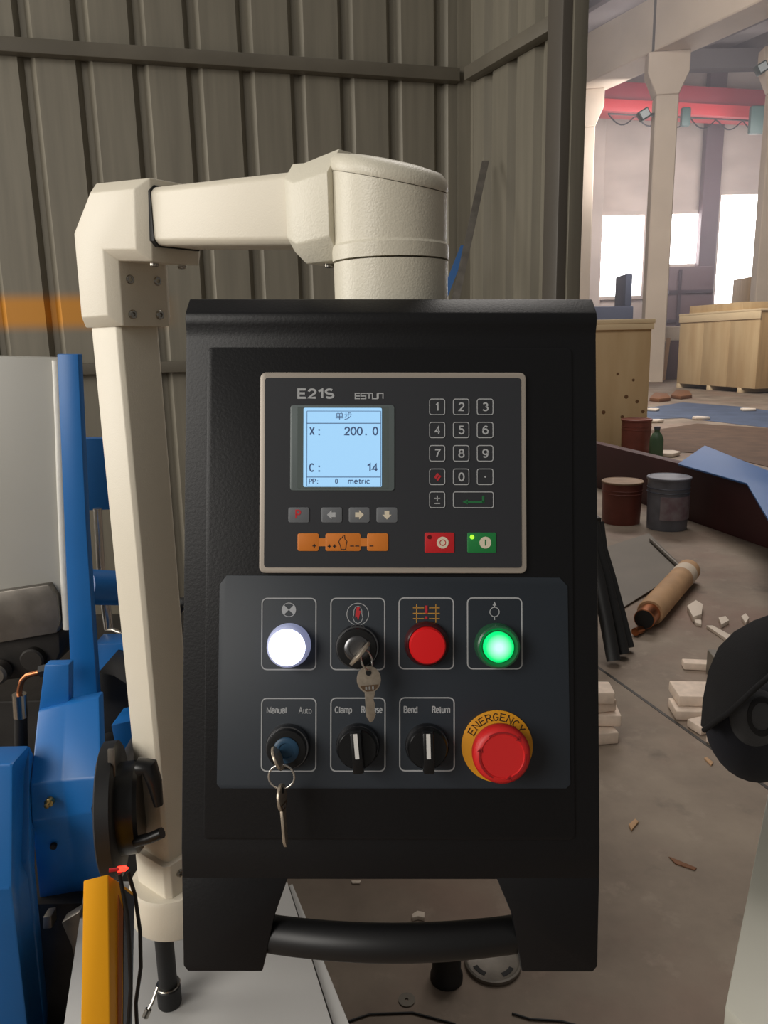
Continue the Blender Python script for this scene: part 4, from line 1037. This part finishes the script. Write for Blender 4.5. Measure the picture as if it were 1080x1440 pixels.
# ---- buckets, plate, wrapped roll
def bucket(name, lab, cxp, byp, rpx, hgt, mbody, mlid, label_strip, grp='paint buckets', open_=False):
    p = on_floor(cxp, byp); r = rpx; t = thing(name, lab, 'bucket', tuple(p), grp)
    MB().lathe(p, Z, [(r*.94, .0006), (r*.95, .01), (r, hgt*.80), (r*1.0, hgt*.94), (r*1.02, hgt*.945), (r*1.02, hgt*.953)], 36).build('bucket_body', mbody, t)
    MB().lathe(p, Z, [(r*1.05, hgt*.955), (r*1.06, hgt*.99), (r*1.03, hgt), (r*.97, hgt), (r*.95, hgt*.992), (0, hgt*.992)], 36).build('lid', mlid, t)
    for k in (.72, .80): MB().lathe(p, Z, [(r*.99, hgt*(k-.012)), (r*1.025, hgt*k), (r*.99, hgt*(k+.012))], 36, caps=False).build('hoop', 'bucket_band' if label_strip else mbody, t)
    if label_strip:
        sec = []
        for a in range(-130, -19, 10):
            q = V((math.cos(R(a)), math.sin(R(a)), 0)); rr_ = r*1.004
            sec.append([p+q*rr_+Z*(hgt*.22), p+q*(rr_+.0015)+Z*(hgt*.22), p+q*(rr_+.0015)+Z*(hgt*.66), p+q*rr_+Z*(hgt*.66)])
        MB().loft(sec).build('paper_label', 'bucket_label', t, smooth=50)
    return t
bucket('paint_bucket', 'grey metal paint bucket with lid and pale paper label', 937, 742, .142, .37, 'bucket_grey', 'bucket_grey', True)
bucket('paint_bucket', 'rusty brown bucket with tan lid beside the grey bucket', 873, 734, .140, .31, 'bucket_brown', 'bucket_lid_tan', False)
bucket('paint_bucket', 'brown bucket standing before the tall plywood crate', 893, 640, .165, .42, 'bucket_brown', 'bucket_brown', False)
p = on_floor(922, 645)
t = thing('plastic_bottle', 'dull green plastic bottle beside the far brown bucket', 'bottle', tuple(p))
MB().lathe(p, Z, [(.07, .0005), (.075, .02), (.075, .22), (.05, .28), (.03, .30), (.03, .33)], 20).build('bottle_body', 'plastic_green', t)
MB().lathe(p, Z, [(.034, .3305), (.034, .36), (0, .36)], 16).build('bottle_cap', 'bucket_band', t)
# grey plate leaning low in front of the buckets
q = [on_floor(848, 775), on_floor(868, 862), on_floor(962, 806), on_floor(912, 757)]
mb = MB(); mb.prism([q[0]+Z*.015, q[1]+Z*.004, q[2]+Z*.02, q[3]+Z*.03], (0, 0, .006)); tag(mb.build('steel_plate', 'plate_grey', None), 'dull grey steel plate lying in front of the buckets', 'plate')
a, b = on_floor(915, 759, .045), on_floor(962, 803, .038)
tag(MB().tube([a, (a+b)/2, b], .012, 10).build('steel_rod', 'bare_steel', None, smooth=60), 'thin grey rod lying on the edge of the steel plate', 'rod')
# paper wrapped copper roll
a, b = on_floor(914, 862, .064), on_floor(968, 802, .064); dv = (b-a).normalized()
t = thing('wrapped_roll', 'brown paper wrapped copper roll with open copper end', 'roll', ((a.x+b.x)/2, (a.y+b.y)/2, 0))
MB().lathe(a+Z*0, dv, [(.058, 0), (.062, .01), (.062, (b-a).length), (.035, (b-a).length+.02)], 28).build('paper_wrap', 'cardboard', t)
MB().lathe(a+dv*((b-a).length*.78), dv, [(.0625, 0), (.0632, .005), (.0632, .10), (.0625, .105)], 28, caps=False).build('tape_band', 'paper_band', t)
MB().lathe(a-dv*.10, dv, [(.044, 0), (.047, .003), (.047, .12), (.02, .12), (.02, 0)], 28).build('copper_end', 'copper', t)
MB().lathe(a-dv*.102, dv, [(.043, 0), (.043, .002)], 24).build('core_plug', 'hole_black', t)
p = on_floor(897, 893)
tag(MB().lathe(p+Z*.02, (-.6, -.6, .1), [(.018, -.03), (.018, .03), (.012, .032), (0, .03)], 18).build('copper_fitting', 'copper', None), 'small copper fitting lying under the wrapped roll', 'fitting')

# ---- maroon beam with a blue sheet on it
b0, b1 = on_floor(760, 658), on_floor(1180, 807)
bd = (b1-b0).normalized(); bn = V((bd.y, -bd.x, 0)); bn = -bn if bn.y < 0 else bn
ht = .40
mb = MB(); mb.hexa([b0+Z*.001, b1+Z*.001, b1+Z*ht, b0+Z*ht], [b0+bn*.02+Z*.001, b1+bn*.02+Z*.001, b1+bn*.02+Z*ht, b0+bn*.02+Z*ht])
t = thing('steel_channel', 'long maroon primed steel channel standing on edge behind the buckets', 'steel channel', (b0.x, b0.y, 0))
mb.build('web', 'maroon', t, bevel=.003)
for z0 in (.001, ht-.02):
    mb = MB(); k0, k1 = b0+bn*.0205, b1+bn*.0205; mb.hexa([k0+Z*z0, k1+Z*z0, k1+Z*(z0+.018), k0+Z*(z0+.018)], [k0+bn*.08+Z*z0, k1+bn*.08+Z*z0, k1+bn*.08+Z*(z0+.018), k0+bn*.08+Z*(z0+.018)]); mb.build('flange', 'maroon', t, bevel=.002)
zs = ht+.002
bl = [atz(x, y, zs) for x, y in ((953, 655), (991, 629), (1150, 693), (1150, 860), (1082, 738), (1050, 683))]
mb = MB(); mb.prism([p+Z*(.004) for p in bl], (0, 0, .012)); tag(mb.build('blue_sheet', 'sheet_blue', None, bevel=.002), 'flat blue painted sheet lying on the maroon channel', 'sheet')

# ================================================================ FAR HALL
def crate(name, lab, P0, P1, depth, h, mt, lidm, legs=True, knots=()):
    d = (P1-P0).normalized(); n_ = V((-d.y, d.x, 0)); n_ = -n_ if n_.y < 0 else n_; L_c = (P1-P0).length
    t = thing(name, lab, 'crate', tuple((P0+P1)/2+n_*depth/2), 'plywood machine crates')
    fr = M((d, n_, Z)).transposed().to_4x4(); fr.translation = P0
    z0 = .12 if legs else .001
    npan = max(2, round(L_c/1.2))
    for i in range(npan):
        mb = MB(); mb.box((L_c*i/npan+.003, 0, z0), (L_c*(i+1)/npan-.003, .02, h-.02), fr); mb.build('side_panel', mt, t, bevel=.003)
    for x in (0.0, L_c-.02):
        mb = MB(); mb.box((x, .0205, z0), (x+.02, depth, h-.02), fr); mb.build('end_panel', 'ply_dark' if x > 0 else mt, t, bevel=.003)
    mb = MB(); mb.box((.0205, depth-.02, z0), (L_c-.0205, depth, h-.02), fr); mb.build('side_panel', mt, t)
    mb = MB(); mb.box((-.03, -.03, h-.0195), (L_c+.03, depth+.03, h+.03), fr); mb.build('lid', lidm, t, bevel=.004)
    mb = MB(); mb.box((-.02, -.025, h-(.20 if legs else .09)), (L_c+.02, -.0005, h-.02), fr); mb.build('batten', lidm, t, bevel=.004)
    if legs:
        for x in (0, .42*L_c, L_c*.8):
            mb = MB(); mb.box((x, .0, .001), (x+.14, depth, z0-.001), fr); mb.build('skid', lidm, t, bevel=.004)
    for kx, kz, r in knots:
        MB().lathe(fr @ V((kx*L_c, -.0004, kz*h)), fr.to_3x3() @ V((0, -1, 0)), [(r, 0), (r*.6, .002), (0, .0025)], 10).build('knot', 'knot', t)
    return t
c1p = on_floor(908, 631); c0p = c1p+V((-1.9, .05, 0))
hl = aty(912, 452, c1p.y).z
crate('plywood_crate', 'tall knotty plywood crate standing near the corner post', c0p, c1p, 1.3, hl, 'ply', 'ply_pale', False,
      [(.86, .42, .025), (.93, .38, .022), (.97, .30, .022), (.72, .30, .025), (.84, .26, .022), (.93, .24, .02), (.80, .60, .018), (.90, .55, .018)])
f0, f1 = on_floor(951, 545), on_floor(1061, 554)
hr = aty(1000, 440, (f0.y+f1.y)/2).z
crate('plywood_crate', 'wide low plywood crate on skids with a loose board on top', f0, f1, 2.2, hr, 'ply', 'ply_pale', True)
dcr = (f1-f0).normalized(); ncr = V((-dcr.y, dcr.x, 0))
mb = MB(); fr = M((dcr, ncr, Z)).transposed().to_4x4(); fr.translation = f0+Z*(hr+.031)
mb.box((.1, .2, 0), (2.3, 1.4, .20), fr); tag(mb.build('packing_board', 'ply', None, bevel=.01), 'thick loose board lying on the wide plywood crate', 'board')
mb = MB(); p = aty(1061, 388, 25.2); mb.box((p.x, p.y, .001), (p.x+3, p.y+1.5, p.z)); tag(mb.build('packing_case', 'ply_dark', None, bevel=.02), 'orange brown packing case behind the wide crate', 'case')
# leaning boards and junk between the crates
for i, (x0, x1, y0, y1, mt, lab) in enumerate(((912, 924, 464, 518, 'ply_pale', 'pale board leaning in the gap between the crates'), (922, 934, 462, 520, 'ply_dark', 'brown board leaning beside the pale board'), (930, 944, 462, 522, 'cardboard', 'tan board leaning behind the brown board'))):
    Y0 = 25.0+.25*i
    pts = [aty(x0, y1, Y0), aty(x0+6, y1, Y0), aty(x1, y0, Y0+.25), aty(x1-6, y0, Y0+.25)]
    zmin = min(p.z for p in pts); pts = [V((p.x, p.y, max(.002, p.z-zmin+.002))) for p in pts]
    tag(MB().prism(pts, (.02, .05, 0)).build('leaning_board', mt, None), lab, 'board', 'boards leaning between the crates')
f = aty(936, 519, 25.4)
mb = MB(); mb.box((f.x-.9, f.y+.9, .001), (f.x+1.2, f.y+2.0, 1.25)); tag(mb.build('steel_bin', 'container', None, bevel=.02), 'dark maroon steel bin between the two crates', 'bin')
mb = MB(); mb.box((f.x-.8, f.y+1.0, 1.2515), (f.x+.9, f.y+1.9, 1.75)); tag(mb.build('grey_bundle', 'scrap', None, bevel=.08), 'pale wrapped bundle lying on the maroon bin', 'bundle')
# blue and brown litter patches on the floor
scrap('blue_tarp', 'flat faded blue tarp spread on the far floor', 'tarp', [(905, 575), (960, 566), (1040, 572), (1100, 580), (1100, 604), (1030, 596), (960, 588), (912, 590)], .004, 'tarp_blue', None, 0)
scrap('earth_patch', 'brown strip of spilled earth on the floor behind the blue sheet', 'earth', [(915, 606), (980, 596), (1100, 604), (1100, 662), (1010, 640), (930, 634)], .006, 'debris_brown', None, 0)
for x, y, lab in ((918, 578, 'crumpled pale paper beside the faded blue tarp'), (920, 594, 'pale paper scrap before the faded blue tarp'), (985, 590, 'small pale scrap lying on the faded blue tarp'), (1050, 578, 'pale scrap lying on the far end of the blue tarp'), (938, 641, 'pale crumpled scrap behind the maroon channel')):
    p = on_floor(x, y); r = .16; mb = MB()
    pts = [p+V((r*random.uniform(.6, 1.2)*math.cos(R(a)), r*random.uniform(.6, 1.2)*math.sin(R(a)), .007)) for a in range(0, 360, 45)]
    mb.prism(pts, (0, 0, .04)); tag(mb.build('paper_scrap', 'scrap', None, bevel=.008), lab, 'paper', 'paper scraps on the far floor')
for x, y, lab in ((925, 560, 'dark twisted steel offcut near the tall crate'), (955, 556, 'dark flat offcut near the wide crate skid')):
    scrap('steel_offcut', lab, 'offcut', [(x-12, y+4), (x-4, y-4), (x+14, y-2), (x+18, y+4), (x+2, y+6)], .08, 'rust', 'steel offcuts', .01)

# ---- concrete columns, girder, far wall, roof
D1 = 24.0
zc = aty(940, 67, D1).z
def column(name, lab, base_xy, yaw, wid, dep, capw, zc):
    t = thing(name, lab, 'column', (base_xy[0], base_xy[1], 0), 'concrete hall columns')
    fr = M.Translation(V((base_xy[0], base_xy[1], 0))) @ M.Rotation(yaw, 4, 'Z')
    mb = MB(); mb.box((-wid/2, -dep/2, 0.001), (wid/2, dep/2, zc-1.15), fr); mb.build('shaft', 'concrete_column', t, bevel=.03, seg=1)
    pf = [(-wid/2, zc-1.149), (wid/2, zc-1.149), (capw/2, zc-.55), (capw/2, zc-.001), (-capw/2, zc-.001), (-capw/2, zc-.55)]
    mb = MB(); mb.prism([fr @ V((a, -dep/2, b)) for a, b in pf], fr.to_3x3() @ V((0, dep, 0))); mb.build('capital', 'concrete_column', t, bevel=.02, seg=1)
    return t
cA = aty(937, 115, D1+.5); gA = atz(838, 128, zc); gB = atz(974, 67, zc)
gd = (gB-gA); gd.z = 0; gd.normalize(); gw = V((-gd.y, gd.x, 0)); gw = -gw if gw.x < 0 else gw
col1 = V((cA.x, cA.y, 0)); yaw = R(-8)
column('concrete_column', 'grey concrete column with flared capital in front of the red crane', (col1.x, col1.y), yaw, .64, .60, 1.16, zc)
cB = atz(812, 127, zc); sp = (V((cB.x, cB.y, 0))-col1).dot(gd)
column('concrete_column', 'grey concrete column close to the steel corner post', tuple((col1+gd*sp)[:2]), yaw, .64, .60, 1.16, zc)
column('concrete_column', 'grey concrete column at the end of the wide crate', tuple((aty(1089, 200, 24.2))[:2]), yaw, .55, .55, 1.1, atz(1079, 22, zc).z)
# crane girder on the capitals
mb = MB(); ga = col1-gd*7+Z*zc; gb = col1+gd*12+Z*zc; hw_ = .56
mb.hexa([ga-gw*hw_, gb-gw*hw_, gb-gw*hw_+Z*1.45, ga-gw*hw_+Z*1.45], [ga+gw*hw_, gb+gw*hw_, gb+gw*hw_+Z*1.45, ga+gw*hw_+Z*1.45])
t = thing('crane_girder', 'long concrete crane girder running over the columns', 'girder', tuple(col1+Z*zc))
mb.build('girder_beam', 'concrete_column', t, bevel=.03, seg=1)
for k in (0.0, sp): 
    p = col1+gd*k-gw*(hw_+.004)+Z*zc; mb = MB(); mb.hexa([p-gd*.05, p+gd*.05, p+gd*.05+Z*1.45, p-gd*.05+Z*1.45], [p-gd*.05+gw*.003, p+gd*.05+gw*.003, p+gd*.05+gw*.003+Z*1.45, p-gd*.05+gw*.003+Z*1.45]); mb.build('joint', 'post_steel', t)
# far wall and windows
YW = 34.0
zr = aty(1000, 90, YW).z
mb = MB(); mb.box((-12, YW, 0), (60, YW+.3, zr+3)); wallf = struct(mb.build('wall_far', 'plaster', None))
for i, (x0, y0, x1, y1) in enumerate(((839, 303, 905, 417), (935, 301, 990, 372), (1001, 274, 1066, 440))):
    a, b = aty(x0, y1, YW-.02), aty(x1, y0, YW-.02)
    wn_ = struct(tag(bpy.data.objects.new('window_%d' % (i+1), None))); COL.objects.link(wn_); wn_.location = (a.x, a.y, a.z)
    mb = MB(); mb.box((a.x, YW-.05, a.z), (b.x, YW-.02, b.z)); mb.build('pane', 'daylight', wn_)
    for lo, hi in (((a.x-.15, YW-.2, a.z-.15), (a.x, YW-.001, b.z+.15)), ((b.x, YW-.2, a.z-.15), (b.x+.15, YW-.001, b.z+.15)), ((a.x, YW-.2, a.z-.15), (b.x, YW-.001, a.z)), ((a.x, YW-.2, b.z), (b.x, YW-.001, b.z+.15))):
        mb = MB(); mb.box(lo, hi); mb.build('window_frame', 'plaster', wn_)
for x, lab in ((836, 'narrow grey wall pier beside the column near the corner post'), (999, 'dark wall pier between the bright windows')):
    a = aty(x, 300, YW-.6); mb = MB(); mb.box((a.x-.35, YW-.6, .001), (a.x+.35, YW-.21, zr-.2)); tag(mb.build('wall_pier', 'plaster' if x < 900 else 'container', None, bevel=.02, seg=1), lab, 'pier')
# things under the windows
a, b = aty(938, 440, 31), aty(1004, 374, 31)
t = thing('steel_container', 'dark maroon steel container with door bars under the windows', 'container', (a.x, 31, 0))
mb = MB(); mb.box((a.x, 31, .001), (b.x, 32.5, b.z)); mb.build('container_body', 'container', t, bevel=.02)
for z in (b.z-1.0, b.z-2.1):
    mb = MB(); mb.box((a.x, 30.93, z), (b.x, 30.999, z+.12)); mb.build('door_bar', 'container_dark', t)
c_ = aty(955, 400, 31); mb = MB(); mb.box((c_.x-.06, 30.90, .3), (c_.x+.06, 30.929, b.z-.1)); mb.build('door_bar', 'container_dark', t)
a, b = aty(800, 440, 29), aty(892, 418, 29)
t = thing('parked_machine', 'dark navy machine standing under the bright window near the corner post', 'machine', (a.x+1, 29.5, 0))
mb = MB(); mb.box((a.x, 29, .001), (b.x, 31, b.z-.3)); mb.build('machine_body', 'machine_navy', t, bevel=.05)
mb = MB(); mb.box((b.x-.28, 29.2, b.z-.299), (b.x-.02, 30.5, aty(890, 384, 29).z)); mb.build('machine_head', 'machine_navy', t, bevel=.05)
# red overhead crane
ca = aty(826, 112, 30.2); cb = atz(1150, 131, ca.z); zt1 = ca.z
cdv = V((cb.x-ca.x, cb.y-ca.y, 0)); 
t = thing('overhead_crane', 'red box girder of an overhead travelling crane', 'crane', (ca.x, ca.y, zt1-1.1))
hcr = ca.z-aty(826, 157, 30.2).z
a0_, b0_ = V((ca.x, ca.y, 0)), V((cb.x, cb.y, 0)); nv = V((0, 1, 0))
def bar(z0, z1, y0, y1, nm, m): 
    mb = MB(); mb.hexa([a0_+nv*y0+Z*z0, b0_+nv*y0+Z*(z0-.0), b0_+nv*y0+Z*z1, a0_+nv*y0+Z*z1], [a0_+nv*y1+Z*z0, b0_+nv*y1+Z*z0, b0_+nv*y1+Z*z1, a0_+nv*y1+Z*z1]); return mb.build(nm, m, t, bevel=.01)
bar(zt1-hcr*.62, zt1, 0, .6, 'girder_web', 'crane_red'); bar(zt1-hcr, zt1-hcr*.621, -.25, .75, 'girder_flange', 'crane_light')
# festoon cable under the crane, hoist motor
zw = zt1-hcr-.12
pts = []
for i in range(61):
    f = i/60; p = lerp(a0_, b0_, .08+.8*f); pts.append(p+V((0, -.3, zw-.35*abs(math.sin(f*math.pi*7))**1.0)))
MB().tube(pts, .025, 6).build('festoon_cable', 'black_rubber', t, smooth=60)
MB().tube([lerp(a0_, b0_, .08)+V((0, -.3, zw)), lerp(a0_, b0_, .5)+V((0, -.3, zw)), lerp(a0_, b0_, .88)+V((0, -.3, zw))], .03, 6).build('cable_rail', 'dark_steel', t)
for px_ in (958, 1060):
    c_ = aty(px_, 172, 30.3); mb = MB(); sc_ = 1.0 if px_ > 1000 else .5
    mb.box((c_.x-.35*sc_, c_.y-.5, c_.z-.5*sc_), (c_.x+.35*sc_, c_.y-.26, zt1-hcr-.001)); mb.build('hoist_motor', 'teal_dark', t, bevel=.08)
# floodlights
for ctr, half, zl_, lab in ((col1, .33, aty(905, 163, col1.y).z, 'small floodlight fixed to the flared column'), (aty(1089, 200, 24.2), .285, aty(1076, 98, 24.2).z, 'small floodlight near the roof at the hall side')):
    c_ = V((ctr.x-half-.32, ctr.y-.1, zl_)); t = thing('floodlight', lab, 'floodlight', tuple(c_), 'hall floodlights')
    fr = M.Translation(c_) @ M.Rotation(R(-30), 4, 'Y'); mb = MB(); mb.box((-.16, -.14, -.14), (.16, .10, .14), fr); mb.build('lamp_body', 'teal_dark', t, bevel=.03)
    mb = MB(); mb.box((-.12, -.15, -.10), (.12, -.1405, .10), fr); mb.build('lamp_glass', 'lamp_glass', t)
    mb = MB(); mb.box((c_.x+.13, c_.y-.04, c_.z-.04), (ctr.x-half+.004, c_.y+.04, c_.z+.04)); mb.build('bracket', 'dark_steel', t)
# roof: sheets on purlins running along the hall
m = MB(); m.box((-14, 7.5, zr+.5), (60, YW+.3, zr+.6)); struct(m.build('ceiling', 'roof_sheet', None))
for i in range(16):
    o_ = col1+gw*(-16+2.1*i); a = o_-gd*16; b = o_+gd*9
    mb = MB(); mb.hexa([a-gw*.12+Z*(zr+.1), b-gw*.12+Z*(zr+.1), b-gw*.12+Z*(zr+.499), a-gw*.12+Z*(zr+.499)], [a+gw*.12+Z*(zr+.1), b+gw*.12+Z*(zr+.1), b+gw*.12+Z*(zr+.499), a+gw*.12+Z*(zr+.499)])
    struct(mb.build('trim_%d' % (20+i), 'roof_dark', None))
mb = MB(); mb.box((-12, YW-1.4, zr-.6), (60, YW-.9, zr+.099)); struct(mb.build('trim_40', 'roof_dark', None))
# long bars leaning into the wall corner
a, b = aty(678, 226, 3.25), aty(640, 400, 2.95)
fz = (b-a).normalized(); e_ = b+fz*((b.z-.005)/-fz.z)
mb = MB(); sdv = V((.028, .0, 0)); mb.hexa([e_, e_+sdv, a+sdv, a], [e_+V((0, .006, 0)), e_+sdv+V((0, .006, 0)), a+sdv+V((0, .006, 0)), a+V((0, .006, 0))])
tag(mb.build('flat_bar', 'bare_steel', None), 'thin rusty steel flat bar leaning into the wall corner', 'bar')
a2, b2 = aty(648, 345, 3.10), aty(618, 420, 2.95)
fz = (b2-a2).normalized(); e_ = b2+fz*((b2.z-.005)/-fz.z)
mb = MB(); mb.hexa([e_, e_+sdv, a2+sdv, a2], [e_+V((0, .01, 0)), e_+sdv+V((0, .01, 0)), a2+sdv+V((0, .01, 0)), a2+V((0, .01, 0))])
tag(mb.build('flat_bar', 'sheet_blue', None), 'short blue painted flat bar leaning near the wall corner', 'bar')

# ================================================================ HAZE in the far hall
hz = bpy.data.materials.new('hall_haze'); hz.use_nodes = True; N = hz.node_tree.nodes; N.remove(N['Principled BSDF'])
sc_ = N.new('ShaderNodeVolumeScatter'); sc_.inputs['Density'].default_value = 0.012; sc_.inputs['Color'].default_value = (.93, .90, 1, 1); sc_.inputs['Anisotropy'].default_value = 0.35
hz.node_tree.links.new(sc_.outputs[0], N['Material Output'].inputs['Volume']); MAT['hall_haze'] = hz
mb = MB(); mb.box((3.5, 12, .05), (24, YW-.25, zr-.7)); tag(mb.build('pale_haze', 'hall_haze', None, smooth=0), 'thin pale haze filling the far hall', 'haze', kind='stuff')
